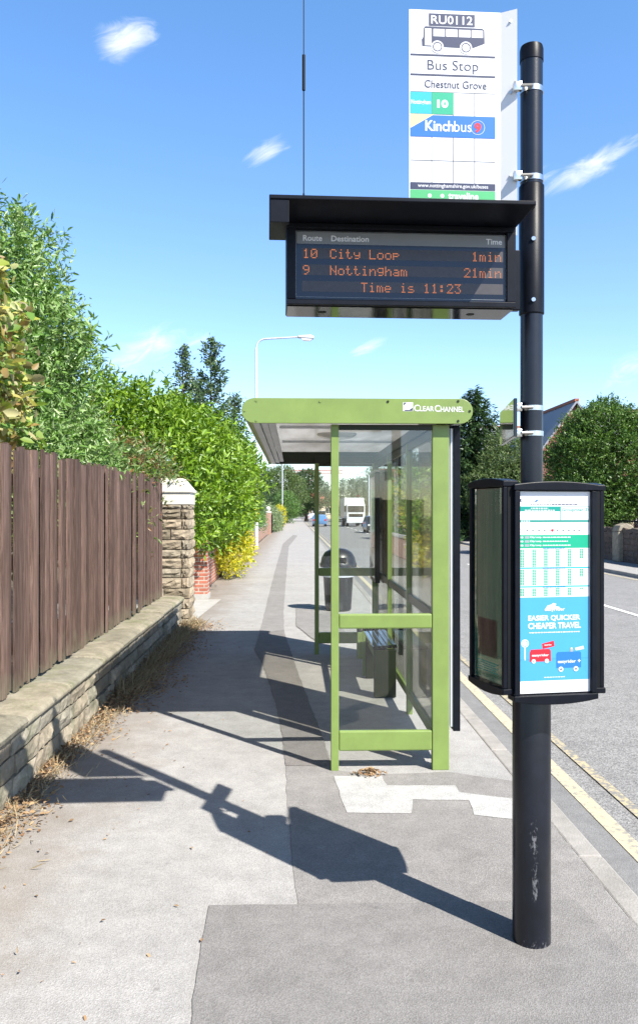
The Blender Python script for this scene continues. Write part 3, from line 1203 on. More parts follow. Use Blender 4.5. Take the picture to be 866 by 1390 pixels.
POX, POY = W(721, 3.305)
p = empty('bus_stop_pole', (POX, POY, 0), 0, 'black steel bus stop pole, thick below the timetable cases and slim above', 'pole')
b = MB()
b.lathe([(.076, 0), (.0765, .004), (.0765, 1.0), (.07, 1.02)], wear_paint(), 40)
o = b.build('base_tube', p)
MB().lathe([(.045, .98), (.045, 3.60)], 'black_tube', 32).build('upper_tube', p)
b = MB()
b.lathe([(.0455, 2.548), (.0505, 2.553), (.0505, 3.072), (.0455, 3.078)], 'black_paint', 32)
b.build('sleeve', p)
MB().lathe([(.0475, 3.58), (.0475, 3.628), (.044, 3.642), (.02, 3.646)], 'black_paint', 32).build('cap', p)


def bolt_at(parent, ang, z, r, rad=.007, m='steel'):
    d = Vector((math.cos(ang), math.sin(ang), 0))
    MB().tube([d * (r - .002) + Vector((0, 0, z)), d * (r + .006) + Vector((0, 0, z))], rad, m, 10).build('bolt', parent)


for zz, mm in ((2.98, 'black_matt'), (2.845, 'steel'), (2.60, 'steel')):
    bolt_at(p, R(-98), zz, .0505, .0085 if mm == 'steel' else .010, mm)


# ------------------------------------------------------------------ bus stop flag
fx0, fy0 = W(617.5, 3.288)
flag = empty('bus_stop_flag', (fx0, fy0, 2.865), R(2.0), 'white bus stop flag with bus pictogram and coloured route panels bolted high on the pole', 'bus stop sign')
SW, SH = .376, .915
hwid = SW / 2
b = MB()
b.box(-hwid, 0, 0, hwid, .004, SH, 'sign_white')
b.build('sign_panel', flag)
b = MB()   # folded flange towards the pole
a = R(-28)
fl = .066
dx, dy = fl * math.cos(a), fl * math.sin(a)
b.prism([(hwid + .0005, 0), (hwid + dx, dy), (hwid + dx + .001, dy + .004), (hwid + .0005, .0042)], 0, SH, 'sign_white', 'Z')
fo = b.build('flange', flag)
for zz in (.87, .58, .245):
    MB().tube([(hwid + dx * .6, dy * .6 - .004, zz), (hwid + dx * .6, dy * .6 + .003, zz)], .006, 'steel', 8).build('rivet', flag)
A = Flat(-.0006, .0004)
# from the photo: sign px 555.5..679.5 wide, 13.. high: helper in sign px
sx = SW / 124.0


def FXc(px):
    return (px - 617.5) * sx


def FZ(py):
    return SH - (py - 15.5) * sx


def frect(x0, y0, x1, y1, m, layer=1):
    A.rect(FXc(x0), FZ(y1), FXc(x1), FZ(y0), m, layer)


def ftext(s, x0, y0, x1, y1, m, layer=2, bold=0, **k):
    A.text(s, FXc(x0), FZ(y1), FXc(x1), FZ(y0), m, layer, bold, **k)


frect(582, 20, 644, 36.5, 'navy')
ftext('RU0112', 585, 22.5, 641, 34, 'sign_white', 2, .012)
# bus pictogram
A.shape([(FXc(573), FZ(63)), (FXc(572.5), FZ(55)), (FXc(574.5), FZ(52)), (FXc(575), FZ(40)), (FXc(577), FZ(37.5)), (FXc(654), FZ(38)),
         (FXc(657), FZ(40)), (FXc(657.5), FZ(58)), (FXc(640), FZ(65)), (FXc(573), FZ(64))], 'navy', 1)
A.rect(FXc(576.5), FZ(63), FXc(585.5), FZ(40.5), 'sign_white', 2)
for k in range(4):
    A.rect(FXc(588 + k * 17.2), FZ(50.5), FXc(603.5 + k * 17.2), FZ(40.7), 'sign_white', 2)
for cx in (593.5, 632):
    A.disc(FXc(cx), FZ(64.5), 8.3 * sx, 'sign_white', 3)
    A.ring(FXc(cx), FZ(64.5), 6.4 * sx, 1.4 * sx, 'navy', 4)
frect(557, 74.5, 672, 77, 'navy')
ftext('Bus Stop', 580, 82, 649, 99.5, 'navy', 2, -.004)
frect(557, 101, 672, 103.5, 'navy')
ftext('Chestnut Grove', 576, 109, 660, 119.5, 'navy', 2, .008)
# cells
frect(557, 124.5, 672, 125.3, 'grey_ink')
for x in (585.5, 614.5, 643.5):
    frect(x, 125, x + .9, 247, 'grey_ink')
frect(557, 216, 672, 216.9, 'grey_ink')
frect(557, 125.5, 585.5, 154.5, 'cyan', 2)
frect(586, 125.5, 615, 154.5, 'teal', 2)
ftext('Nottingham', 558, 136, 584.5, 143.5, 'sign_white', 3, .02)
ftext('10', 593, 135, 608, 146, 'sign_white', 3, .05)
frect(557, 156, 672, 185, 'kblue', 2)
A.shape([(FXc(557), FZ(155)), (FXc(589), FZ(155)), (FXc(557), FZ(174))], 'cream', 3)
ftext('Kinch', 577, 163, 615, 177.5, 'sign_white', 4, .022)
ftext('bus', 616, 163, 639.5, 177.5, 'sign_white', 4, 0)
A.ring(FXc(648), FZ(171), 9.6 * sx, .45 * sx, 'sign_white', 4)
ftext('9', 643.3, 164.5, 652.7, 178, 'red_ink', 4, .05)
frect(557, 246, 672, 255, 'navy', 2)
ftext('www.nottinghamshire.gov.uk/buses', 567, 247.5, 662, 254, 'sign_white', 3, .008)
frect(557, 256, 672, 275, 'mint', 2)
ftext('traveline', 608, 258.5, 649, 268, 'sign_white', 3, .03)
A.disc(FXc(583), FZ(263.5), 2.6 * sx, 'sign_white', 3)
A.disc(FXc(600), FZ(263.5), 2.6 * sx, 'sign_white', 3)
A.build('printed_face', flag)


def band(parent, z, tx=0, hh=.022, lx=-.10):
    b = MB()
    b.lathe([(.0462, z - hh / 2), (.0475, z - hh / 2), (.0475, z + hh / 2), (.0462, z + hh / 2)], 'steel', 28)
    b.box(-.085, -.050, z - hh * .8, -.052, -.030, z + hh * .8, 'steel', bev=.002)
    b.tube([(-.055, -.052, z), (-.01, -.055, z)], .006, 'steel', 8)
    o = b.build('clamp_band', parent)
    return o


cl = empty('pole_clamp', (POX, POY, 3.46), 0, 'stainless clamp band round the pole at upper half of the flag', 'clamp', 'clamp bands round the bus stop pole')
band(cl, 0)
cl = empty('pole_clamp', (POX, POY, 3.10), 0, 'stainless clamp band round the pole just above the black sleeve', 'clamp', 'clamp bands round the bus stop pole')
band(cl, 0)

# ------------------------------------------------------------------ real time display
dxl, dyl = W(389, 3.03)
dxr, dyr = W(699.5, 3.085)
DW = math.hypot(dxr - dxl, dyr - dyl)
rot = math.atan2(dyr - dyl, dxr - dxl)
disp = empty('departure_display', (dxl, dyl, 2.525), rot, 'black electronic departure board with amber text under a flat canopy', 'display')
DH, DD = .305, .19
b = MB()
fw = .018
# case with recessed screen: shell from frame bars
b.box(0, .012, 0, DW, DD, DH, 'black_paint', bev=.004)
b.box(0, -.004, 0, DW, .0115, .020, 'black_paint', bev=.002)
b.box(0, -.004, DH - .020, DW, .0115, DH, 'black_paint', bev=.002)
b.box(0, -.004, .0205, .034, .0115, DH - .0205, 'black_paint', bev=.002)
b.box(DW - .034, -.004, .0205, DW, .0115, DH - .0205, 'black_paint', bev=.002)
b.build('case', disp)
MB().box(.004, .02, -.0035, DW - .004, DD - .006, -.0003, 'black_gloss').build('bottom_plate', disp)
for xx in (.14, .72):
    MB().tube([(xx, .10, -.0036), (xx, .10, -.0046)], .016, 'black_matt', 16).build('grommet', disp)
S = Flat(.0105, .0004)
S.rect(.0345, .0207, DW - .0345, DH - .0207, 'screen', 1)
x0, x1 = .046, DW - .046
S.rect(x0 - .008, DH - .075, x1 + .008, DH - .030, 'screen_grey', 2)
S.text('Route', .062, DH - .064, .134, DH - .042, 'sign_white', 3, .022)
S.text('Destination', .168, DH - .064, .310, DH - .042, 'sign_white', 3, .022)
S.text('Time', x1 - .066, DH - .064, x1 - .004, DH - .042, 'sign_white', 3, .022)
rows = []
for k in range(3):
    zt = DH - .090 - k * .062
    S.rect(x0 + .012, zt - .040, x1, zt, 'screen_row', 2)
    rows.append(zt)
# thin bright seal round the screen
for (a0, c0, a1, c1) in ((x0 - .010, .030, x1 + .010, .0312), (x0 - .010, DH - .0285, x1 + .010, DH - .0275), (x0 - .0112, .030, x0 - .010, DH - .0275), (x1 + .010, .030, x1 + .0112, DH - .0275)):
    S.rect(a0, c0, a1, c1, 'pale_ink', 3)
DOT = {'0': '01110 10001 10011 10101 11001 10001 01110', '1': '00100 01100 00100 00100 00100 00100 01110', '2': '01110 10001 00001 00010 00100 01000 11111',
       '3': '11111 00010 00100 00010 00001 10001 01110', '9': '01110 10001 10001 01111 00001 00010 01100', ':': '00000 01100 01100 00000 01100 01100 00000',
       'C': '01110 10001 10000 10000 10000 10001 01110', 'L': '10000 10000 10000 10000 10000 10000 11111', 'N': '10001 10001 11001 10101 10011 10001 10001',
       'T': '11111 00100 00100 00100 00100 00100 00100', 'i': '00100 00000 01100 00100 00100 00100 01110', 't': '01000 01000 11100 01000 01000 01001 00110',
       'y': '00000 00000 10001 10001 01111 00001 01110', 'o': '00000 00000 01110 10001 10001 10001 01110', 'p': '00000 00000 11110 10001 11110 10000 10000',
       'm': '00000 00000 11010 10101 10101 10101 10101', 'n': '00000 00000 10110 11001 10001 10001 10001', 'g': '00000 01111 10001 10001 01111 00001 01110',
       'h': '10000 10000 10110 11001 10001 10001 10001', 'a': '00000 00000 01110 00001 01111 10001 01111', 'e': '00000 00000 01110 10001 11111 10000 01110',
       's': '00000 00000 01110 10000 01110 00001 11110', ' ': '00000 00000 00000 00000 00000 00000 00000'}


def led_text(F_, s, x, zt, pitch=.00495, right=False):
    adv = 6 * pitch
    if right:
        x = x - adv * len(s)
    for c, ch in enumerate(s):
        for r, row in enumerate(DOT[ch].split()):
            for k, q in enumerate(row):
                if q == '1':
                    px, pz = x + c * adv + k * pitch, zt - .004 - r * .0052
                    F_.rect(px, pz - .0034, px + .0035, pz, 'led', 5)


for k, (a, d_, t_) in enumerate((('10', 'City Loop', '1min'), ('9', 'Nottingham', '21min'), ('', 'Time is 11:23', ''))):
    L_ = S
    if a:
        led_text(L_, a, x0 + .016, rows[k])
        led_text(L_, d_, x0 + .118, rows[k])
        led_text(L_, t_, x1 - .002, rows[k], right=True)
    else:
        led_text(L_, d_, x0 + .235, rows[k])
S.build('screen', disp)
# canopy
can = MB()
ov = .225
can.box(-.065, -ov, DH + .002, DW + .004, DD + .02, DH + .017, 'black_paint', bev=.003)
can.build('canopy', disp)
MB().box(-.062, -ov + .004, DH - .078, .004, -ov + .034, DH + .0015, 'black_paint', bev=.002).build('canopy_cheek', disp)
# bracket to the pole
b = MB()
b.box(DW + .0005, .15, .03, DW + .066, .186, .27, 'black_paint', bev=.004)
b.build('mounting_bracket', disp)
# aerial
ax = .062
b = MB()
ay = -.05
b.lathe([(.012, DH + .026), (.012, DH + .036), (.005, DH + .05), (.0035, DH + .09)], 'black_matt', 14, c=(ax, ay, 0))
b.tube([(ax, ay, DH + .07), (ax, ay, DH + .50)], .0022, 'black_matt', 8)
b.tube([(ax, ay, DH + .47), (ax, ay, DH + .60)], .0058, 'black_matt', 10)
b.tube([(ax, ay, DH + .59), (ax, ay, DH + 1.25)], .0018, 'black_matt', 8)
for k in range(3):
    b.lathe([(.007, -.0015), (.0085, 0), (.007, .0015)], 'black_matt', 12, c=(ax, ay, DH + .062 + k * .007))
b.build('aerial', disp)

# ------------------------------------------------------------------ small plate on the pole
x2, y2 = W(697, 3.2)
pl = empty('side_plate', (x2, y2, 2.045), R(84.2) - YAW, 'small glossy dark rectangular plate clamped edge-on to the pole above the cases', 'sign plate')
MB().box(0, 0, 0, .44, .013, .152, 'black_gloss', T=Matrix.Translation((0, -.0135, 0)), bev=.002).build('plate', pl)
MB().box(.002, .0001, .004, .436, .002, .148, 'plate_gloss').build('plate_face', pl)
for zz, lb in ((2.168, 'stainless clamp band near the top of the small dark plate'), (2.065, 'stainless clamp band near the bottom of the small dark plate')):
    cl = empty('pole_clamp', (POX, POY, zz), 0, lb, 'clamp', 'clamp bands round the bus stop pole')
    band(cl, 0, hh=.02)


# ------------------------------------------------------------------ timetable cases
def arc_bar(x0, x1, z0, rise, h, up=True, n=14):
    """outline of a bar with one bowed edge"""
    pts = []
    for k in range(n + 1):
        t = k / n
        x = x0 + (x1 - x0) * t
        z = z0 + (h + rise * (1 - (2 * t - 1) ** 2)) * (1 if up else -1)
        pts.append((x, z))
    return [(x1, z0), (x0, z0)] + pts if up else [(x1, z0), (x0, z0)] + pts


def poster_case(name, label, loc, rz, cw, ch, side=.022, dd=.05):
    group = 'timetable cases round the bus stop pole'
    e = empty(name, loc, rz, label, 'timetable case', group)
    b = MB()
    b.box(-cw / 2, .006, .0, cw / 2, dd, ch, 'black_matt')
    b.build('back_box', e)
    for s in (-1, 1):
        xa, xb = (-cw / 2, -cw / 2 + side) if s < 0 else (cw / 2 - side, cw / 2)
        MB().box(xa, -.012, 0, xb, .0055, ch, 'black_paint', bev=.003).build('side_bar', e)
    b = MB()
    b.prism(arc_bar(-cw / 2 - .004, cw / 2 + .004, ch + .0005, .013, .022), -.016, dd, 'black_paint')
    b.build('header', e, bevel=.003)
    b = MB()
    b.prism(arc_bar(-cw / 2 - .004, cw / 2 + .004, -.0005, .016, .022, up=False), -.016, dd, 'black_paint')
    b.build('footer', e, bevel=.003)
    return e


cx, cy = W(753, 3.13)
CW_, CH_ = .338, .785
front = poster_case('timetable_case', 'black timetable case with white, teal and sky blue poster facing the camera', (cx, cy, 1.045), R(8.3), CW_, CH_)
PW, PH = .296, .777
A = Flat(.004, .0004)
A.rect(-PW / 2, .004, PW / 2, .004 + PH, 'sign_white', 1)


# poster artwork; coordinates taken from an enlarged view of the poster
def X(u):
    return (u - 270) / (626 - 270) * PW - PW / 2


def Z(v):
    return .004 + PH * (1 - (v - 104) / (1108 - 104))


def pr(u0, v0, u1, v1, m, l=2):
    A.rect(X(u0), Z(v1), X(u1), Z(v0), m, l)


def pt(s, u0, v0, u1, v1, m, l=4, bold=0, **k):
    A.text(s, X(u0), Z(v1), X(u1), Z(v0), m, l, bold, **k)


def greek(u0, v, u1, m='pale_ink', h=3, l=3):
    """a line of print far too small to read in the photograph"""
    u = u0
    while u < u1:
        wd = min(random.uniform(5, 16), u1 - u)
        if wd > 2:
            pr(u, v - h / 2, u + wd, v + h / 2, m, l)
        u += wd + 3


pr(278, 141, 287, 155, 'navy')
pt('f', 281, 143, 285.5, 154, 'sign_white', 4, .03)
greek(289, 145, 320); greek(289, 153, 333)
A.shape([(X(347), Z(152)), (X(356), Z(150)), (X(350), Z(143)), (X(358), Z(147)), (X(363), Z(142)), (X(366), Z(146)), (X(361), Z(154)), (X(352), Z(157))], 'kblue', 2)
greek(368, 148, 402); greek(368, 155, 396)
A.ring(X(421), Z(147), .006, .0016, 'teal_dark', 2)
greek(430, 148, 470); greek(430, 155, 478)
greek(328, 169, 430, 'grey_ink', 4); greek(434, 169, 566, 'navy', 5)
pr(275, 178, 622, 246, 'teal_dark', 2)
pr(276, 203, 474, 245, 'sign_white', 3)
pr(478, 181, 618, 245, 'sign_white', 3)
greek(330, 187, 415, 'sign_white', 4); greek(300, 197, 448, 'sign_white', 4)
for v in (211, 222, 235):
    greek(290, v, 325); greek(368, v, 386); greek(428, v, 450)
pt('Grouprider', 483, 186, 592, 207, 'teal_dark', 4, .02)
A.ring(X(603), Z(193), .006, .0018, 'teal_dark', 4); A.ring(X(610), Z(193), .005, .0015, 'teal_dark', 4)
greek(497, 220, 602); greek(497, 228, 600); greek(505, 236, 596)
pr(275, 247, 622, 256, 'teal_dark', 2)
greek(282, 251, 325, 'sign_white', 4)
A.line(X(296), Z(299), X(575), Z(297), .0012, 'pale_ink', 2)
for k, u in enumerate((312, 340, 370, 398, 436, 462, 490, 518, 545, 570)):
    A.disc(X(u), Z(298), .0032 if u != 436 else .0048, 'grey_ink' if u != 436 else 'red_ink', 3, 12)
    A.line(X(u + 2), Z(291), X(u + 34), Z(270), .0022, 'pale_ink', 2)
A.ring(X(436), Z(304), .010, .001, 'red_ink', 2)
greek(280, 293, 305, h=3); greek(280, 304, 304, h=3); greek(490, 310, 548)
pr(273, 320, 622, 386, 'teal', 2)
for k, v in enumerate((332, 352, 372)):
    pt(('10', '10', '10')[k], 279, v - 5, 292, v + 5, 'sign_white', 4, .05)
    pr(300, v - 6, 322, v + 6, 'pale_ink', 3)
    pt('City Loop', 325, v - 6, 381, v + 6, 'sign_white', 4, .03)
    greek(388, v, 528 - (12 if k == 1 else 0), 'sign_white', 5, 4)
for (v0, v1, last) in ((388, 480, 440), (488, 573, 535), (582, 626, 594)):
    pr(273, v1 + 1, 622, v1 + 8, 'cyan', 2) if v1 < 600 else None
    greek(390, v0 - 2, 500, 'sky_ink2', 4, 4)
    for k, u in enumerate((279, 337, 395, 454, 513, 573)):
        ve = v1 if k < 5 else last
        v = v0 + 4
        while v < ve - 4:
            for du in (0, 10):
                pr(u + du, v, u + du + 8, v + 5.5, 'teal', 3)
            for du in (26, 36):
                pr(u + du, v + 1.5, u + du + 6, v + 3.8, 'pale_ink', 3)
            v += 8
pr(273, 630, 622, 1046, 'sky_ink', 2)
A.shape([(X(400), Z(690)), (X(412), Z(672)), (X(430), Z(668)), (X(440), Z(660)), (X(455), Z(664)), (X(452), Z(676)), (X(470), Z(680)), (X(478), Z(690))], 'sign_white', 3)
pt('easyrider', 397, 683, 498, 704, 'sign_white', 5, .02)
pt('EASIER QUICKER', 316, 720, 575, 751, 'sign_white', 4, .03)
pt('CHEAPER TRAVEL', 316, 757, 578, 788, 'sign_white', 4, .03)
greek(322, 806, 575, 'sign_white', 5, 4)
pr(298, 870, 304, 942, 'sign_white', 3)
A.disc(X(301), Z(858), .0155, 'sign_white', 3); A.ring(X(301), Z(858), .011, .0022, 'sky_ink', 4); A.line(X(301), Z(858), X(307), Z(850), .002, 'sky_ink', 4)
A.shape([(X(384), Z(862)), (X(443), Z(848)), (X(447), Z(876)), (X(388), Z(888))], 'red_ink', 3)
pt('easyrider', 396, 864, 432, 874, 'sign_white', 4, .02)
pr(273, 938, 622, 940, 'sky_ink3', 3)
pr(273, 941, 622, 1046, 'sky_ink3', 3) if False else None
A.shape([(X(324), Z(950)), (X(324), Z(905)), (X(330), Z(890)), (X(420), Z(888)), (X(428), Z(896)), (X(429), Z(950))], 'red_ink', 4)
pt('easyrider', 334, 912, 418, 928, 'sign_white', 6, .02)
for u in (343, 408):
    A.disc(X(u), Z(948), .0085, 'sign_white', 6, 16); A.disc(X(u), Z(948), .004, 'pale_ink', 7, 12)
A.shape([(X(456), Z(985)), (X(456), Z(915)), (X(462), Z(906)), (X(572), Z(905)), (X(579), Z(912)), (X(579), Z(985))], 'sky_ink2', 4)
pt('easyrider', 462, 945, 552, 966, 'sign_white', 6, .02)
pr(562, 950, 576, 954, 'sign_white', 6); pr(567, 944, 571, 960, 'sign_white', 6)
for u in (478, 553):
    A.disc(X(u), Z(992), .010, 'sign_white', 6, 16); A.disc(X(u), Z(992), .0045, 'grey_ink', 7, 12)
A.disc(X(531), Z(890), .0045, 'cream', 5, 12); pr(524, 893, 539, 906, 'pale_ink', 5)
A.shape([(X(548), Z(888)), (X(590), Z(878)), (X(594), Z(894)), (X(552), Z(900))], 'sign_white', 5)
greek(395, 1030, 500, 'sign_white', 4, 4)
greek(330, 1088, 470, h=3); greek(560, 1080, 612, h=4)
A.build('poster', front)

x1_, y1_ = W(640, 3.37)
x2_, y2_ = W(687, 3.10)
ang = math.atan2(y2_ - y1_, x2_ - x1_)
LW = math.hypot(x2_ - x1_, y2_ - y1_)
left = poster_case('timetable_case', 'black timetable case with glossy dark green poster on the left of the pole', ((x1_ + x2_) / 2, (y1_ + y2_) / 2, 1.07), ang, LW, .775, side=.018)
A = Flat(.004, .0005)
hw_ = LW / 2 - .018
A.rect(-hw_, .004, hw_, .77, 'poster_green', 1)
A.rect(-hw_ + .03, .10, hw_ - .06, .25, 'black_gloss', 2)
A.text('TRAVEL', -hw_ + .045, .195, hw_ - .09, .215, 'pale_ink', 3, .01) if False else None
for k in range(5):
    A.rect(-hw_ + .03, .075 - k * .009, hw_ - .05 - .02 * (k % 2), .079 - k * .009, 'teal_dark', 2)
A.build('poster', left)
b = MB()
for k in range(14):   # bowed acrylic sheet
    xa, xb = -hw_ + 2 * hw_ * k / 14, -hw_ + 2 * hw_ * (k + 1) / 14
    ya, yb = (-.001 - .030 * (1 - (q / hw_) ** 2) for q in (xa, xb))
    b.add([(xa, ya, .004), (xb, yb, .004), (xb, yb, .77), (xa, ya, .77)], [(0, 1, 2, 3)], 'acrylic', True)
b.build('glazing', left)

x1_, y1_ = W(814, 3.165)
right = poster_case('timetable_case', 'black timetable case on the road side of the pole, seen edge-on', (x1_ + .004, y1_ + .155, 1.06), R(92), .29, .77, dd=.03)
A = Flat(.004, .0005)
A.rect(-.123, .004, .123, .78, 'sign_white', 1)
A.build('poster', right)
# carrier frame between pole and cases
fr = empty('case_bracket', (POX, POY, 1.0), 0, 'black bracket frame tying the timetable cases to the pole', 'bracket')
b = MB()
for zz in (.12, .45, .78):
    b.box(-.115, -.10, zz, .145, -.046, zz + .05, 'black_matt')
    b.box(-.115, -.046, zz, -.046, .05, zz + .05, 'black_matt')
    b.box(.046, -.046, zz, .145, .05, zz + .05, 'black_matt')
b.box(-.115, -.10, .02, -.085, -.07, .86, 'black_matt')
b.build('bracket_frame', fr)
MB().lathe([(.0455, .0), (.0795, .0), (.0795, .03), (.0455, .03)], 'black_matt', 32).build('collar', fr)

# ------------------------------------------------------------------ bus shelter
SY0, SY1 = 5.45, 9.95
sh = empty('bus_shelter', (.63, SY0, 0), 0, 'lime green framed glass bus shelter with flat rounded roof', 'bus shelter')
T0 = Matrix.Translation((-.63, -SY0, 0))


def sbox(name, x0, y0, z0, x1, y1, z1, m, bev=.004, parent=None):
    b = MB()
    b.box(x0 - .63, y0 - SY0, z0, x1 - .63, y1 - SY0, z1, m, bev=bev)
    return b.build(name, parent or sh)


RZ0, RZ1 = 2.335, 2.503
LX0, LX1 = .245, .297
RX0, RX1 = .930, 1.043
rear = SY1
sbox('post', LX0, SY0, 0, LX1, SY0 + .05, RZ0, 'green')
sbox('post', RX0, SY0, 0, RX1, SY0 + .06, RZ0, 'green')
sbox('post', LX0, SY1 - .05, 0, LX1, SY1, RZ0, 'green')
sbox('post', RX0 + .02, SY1 - .06, 0, RX1, SY1, RZ0, 'green')
for yy in (6.95, 8.40):
    sbox('post', .965, yy, 0, 1.015, yy + .055, RZ0, 'green')
# rails of the end panels
for (y0_, y1_) in ((SY0 + .004, SY0 + .046), (SY1 - .046, SY1 - .004)):
    sbox('rail', LX1 + .001, y0_, .957, RX0 - .001 + (0 if y0_ < 7 else .02), y1_, 1.057, 'green', .010)
    sbox('rail', LX1 + .001, y0_, .132, RX0 - .001 + (0 if y0_ < 7 else .02), y1_, .268, 'green', .010)
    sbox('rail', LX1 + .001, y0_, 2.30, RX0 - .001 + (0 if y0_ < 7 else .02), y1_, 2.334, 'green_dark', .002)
for (y0_, zz, z2) in ((SY0 + .022, 1.058, 2.30), (SY0 + .022, .269, .956), (SY1 - .028, 1.058, 2.30), (SY1 - .028, .269, .956)):
    sbox('pane', LX1 + .001, y0_, zz, RX0 - .001, y0_ + .006, z2, 'glass', 0)
# back wall towards the road
for (ya, yb) in ((SY0 + .062, 6.949), (7.006, 8.399), (8.456, SY1 - .062)):
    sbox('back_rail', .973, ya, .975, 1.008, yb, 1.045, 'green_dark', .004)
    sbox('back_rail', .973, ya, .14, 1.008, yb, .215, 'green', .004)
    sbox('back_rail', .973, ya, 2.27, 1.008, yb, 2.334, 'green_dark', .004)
    sbox('back_pane', .987, ya, 1.046, .993, yb, 2.269, 'glass_grimy', 0)
    sbox('back_pane', .987, ya, .216, .993, yb, .974, 'glass_grimy', 0)
# foot plates
for (x0_, y0_) in ((.97, SY0 + .005), (.975, 6.955), (.975, 8.405)):
    pass
# roof: rounded fascia ring, end caps, translucent soffit, ridges
RXA, RXB = -.352, 1.19
RY0, RY1 = SY0 - .065, SY1 + .12
rr = (RZ1 - RZ0) / 2
zc = (RZ0 + RZ1) / 2


def capsule(x0, x1, inset=0.0, n=10):
    pts = []
    r = rr - inset
    for k in range(n + 1):
        t = PI / 2 + PI * k / n
        pts.append((x0 + rr + r * math.cos(t), zc + r * math.sin(t)))
    for k in range(n + 1):
        t = -PI / 2 + PI * k / n
        pts.append((x1 - rr + r * math.cos(t), zc + r * math.sin(t)))
    return [(p[0] - .63, p[1]) for p in pts]


for (ya, yb, nm) in ((RY0, RY0 + .018, 'front_fascia'), (RY1 - .018, RY1, 'rear_fascia')):
    b = MB()
    b.prism(capsule(RXA, RXB), ya - SY0, yb - SY0, 'green')
    o = b.build(nm, sh, bevel=.003)
    if nm == 'front_fascia':
        fas = o
# side fascias: half round channels
for s in (0, 1):
    b = MB()
    pts = []
    n = 10
    for k in range(n + 1):
        t = PI / 2 + PI * k / n
        pts.append((math.cos(t) * (rr - .003), zc + math.sin(t) * (rr - .003)))
    inner = [(p[0] * .9, zc + (p[1] - zc) * .93) for p in pts][::-1]
    pts = pts + inner
    if s == 0:
        pts = [(RXA + rr + p[0] - .63, p[1]) for p in pts]
    else:
        pts = [(RXB - rr - p[0] - .63, p[1]) for p in pts]
    b.prism(pts, RY0 + .0185 - SY0, RY1 - .0185 - SY0, 'green', smooth=False)
    b.build('side_fascia', sh)
sbox('roof_sheet', RXA + rr + .001, RY0 + .0185, RZ1 - .016, RXB - rr - .001, RY1 - .0185, RZ1 - .004, 'soffit', 0)
for k in range(3):
    sbox('gutter', RXA + rr - .012 + k * .05, RY0 + .02, RZ0 + .002 + .012 * k, RXA + rr + .034 + k * .05, RY1 - .02, RZ0 + .022 + .012 * k, 'galv', .003)
sbox('gutter', RXB - rr - .035, RY0 + .02, RZ0 + .002, RXB - rr + .012, RY1 - .02, RZ0 + .03, 'galv', .003)
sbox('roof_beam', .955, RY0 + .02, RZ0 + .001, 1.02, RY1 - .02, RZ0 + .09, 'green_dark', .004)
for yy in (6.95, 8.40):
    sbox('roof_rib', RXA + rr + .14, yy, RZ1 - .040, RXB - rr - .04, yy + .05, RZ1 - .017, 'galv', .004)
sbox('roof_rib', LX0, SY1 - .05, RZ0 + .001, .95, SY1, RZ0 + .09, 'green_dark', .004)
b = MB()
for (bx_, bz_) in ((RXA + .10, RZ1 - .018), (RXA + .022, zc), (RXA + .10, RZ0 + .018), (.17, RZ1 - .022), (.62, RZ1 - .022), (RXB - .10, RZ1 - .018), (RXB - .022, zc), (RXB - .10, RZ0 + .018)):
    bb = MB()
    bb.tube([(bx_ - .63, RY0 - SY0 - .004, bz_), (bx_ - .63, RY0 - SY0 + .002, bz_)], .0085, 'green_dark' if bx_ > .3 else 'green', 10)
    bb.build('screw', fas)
sbox('fascia_shade_board', RXA + .03, RY1 - .034, RZ0 + .004, RXB - .03, RY1 - .0185, RZ1 - .02, 'green_dark', .002)  # added dark board, paints the shade on the rear fascia's inner side
# logo and lettering on the fascia
A = Flat(RY0 - SY0 - .0008, .0005)


def fxp(px):
    return W(px, 5.40)[0] - .63


def fzp(py):
    return H - (py - HY) / F * 5.40


A.rect(fxp(547), fzp(558), fxp(560.5), fzp(546), 'sign_white', 1)
A.shape([(fxp(548), fzp(557.5)), (fxp(560), fzp(557.5)), (fxp(560), fzp(553)), (fxp(556), fzp(556)), (fxp(550), fzp(556))], 'navy', 2)
A.shape([(fxp(548), fzp(546.5)), (fxp(551.5), fzp(546.5)), (fxp(548), fzp(551))], 'navy', 2)
A.text('C', fxp(561.8), fzp(558.2), fxp(569.5), fzp(549.2), 'sign_white', 1, .012)
A.text('LEAR', fxp(570), fzp(558), fxp(589), fzp(551), 'sign_white', 1, .012)
A.text('C', fxp(590), fzp(558.8), fxp(597.5), fzp(549.6), 'sign_white', 1, .012)
A.text('HANNEL', fxp(598), fzp(558.8), fxp(630), fzp(551.6), 'sign_white', 1, .012)
A.build('lettering', fas)
# dome lamp on the soffit
b = MB()
b.lathe([(.19, 0), (.185, -.012), (.15, -.035), (.09, -.05), (.01, -.055)], 'lamp_glass', 28, c=(.40 - .63, 7.7 - SY0, RZ1 - .0165))
b.build('dome_lamp', sh)

# advertisement panel on the road side of the shelter
ad = empty('poster_panel', (1.05, SY0 + .09, .27), 0, 'nearest tall advertising panel on the road side of the shelter, seen edge-on', 'advertising panel')
b = MB()
b.box(.012, .03, .03, .018, 1.29, 2.02, 'opal')
b.build('poster_sheet', ad)
b = MB()
for (ya, za, yb, zb) in ((0, 0, .06, 2.05), (1.26, 0, 1.32, 2.05), (.0605, 0, 1.2595, .06), (.0605, 1.99, 1.2595, 2.05)):
    b.box(.0, ya, za, .0115, yb, zb, 'galv')
    b.box(.0185, ya, za, .036, yb, zb, 'galv')
b.build('back_frame', ad)
b = MB()
for (ya, za, yb, zb) in ((-.01, -.03, .06, 2.06), (1.26, -.03, 1.33, 2.06), (.0605, -.03, 1.2595, .06), (.0605, 1.99, 1.2595, 2.06)):
    b.box(.0365, ya, za, .085, yb, zb, 'black_paint', bev=.004)
b.build('poster_frame', ad)
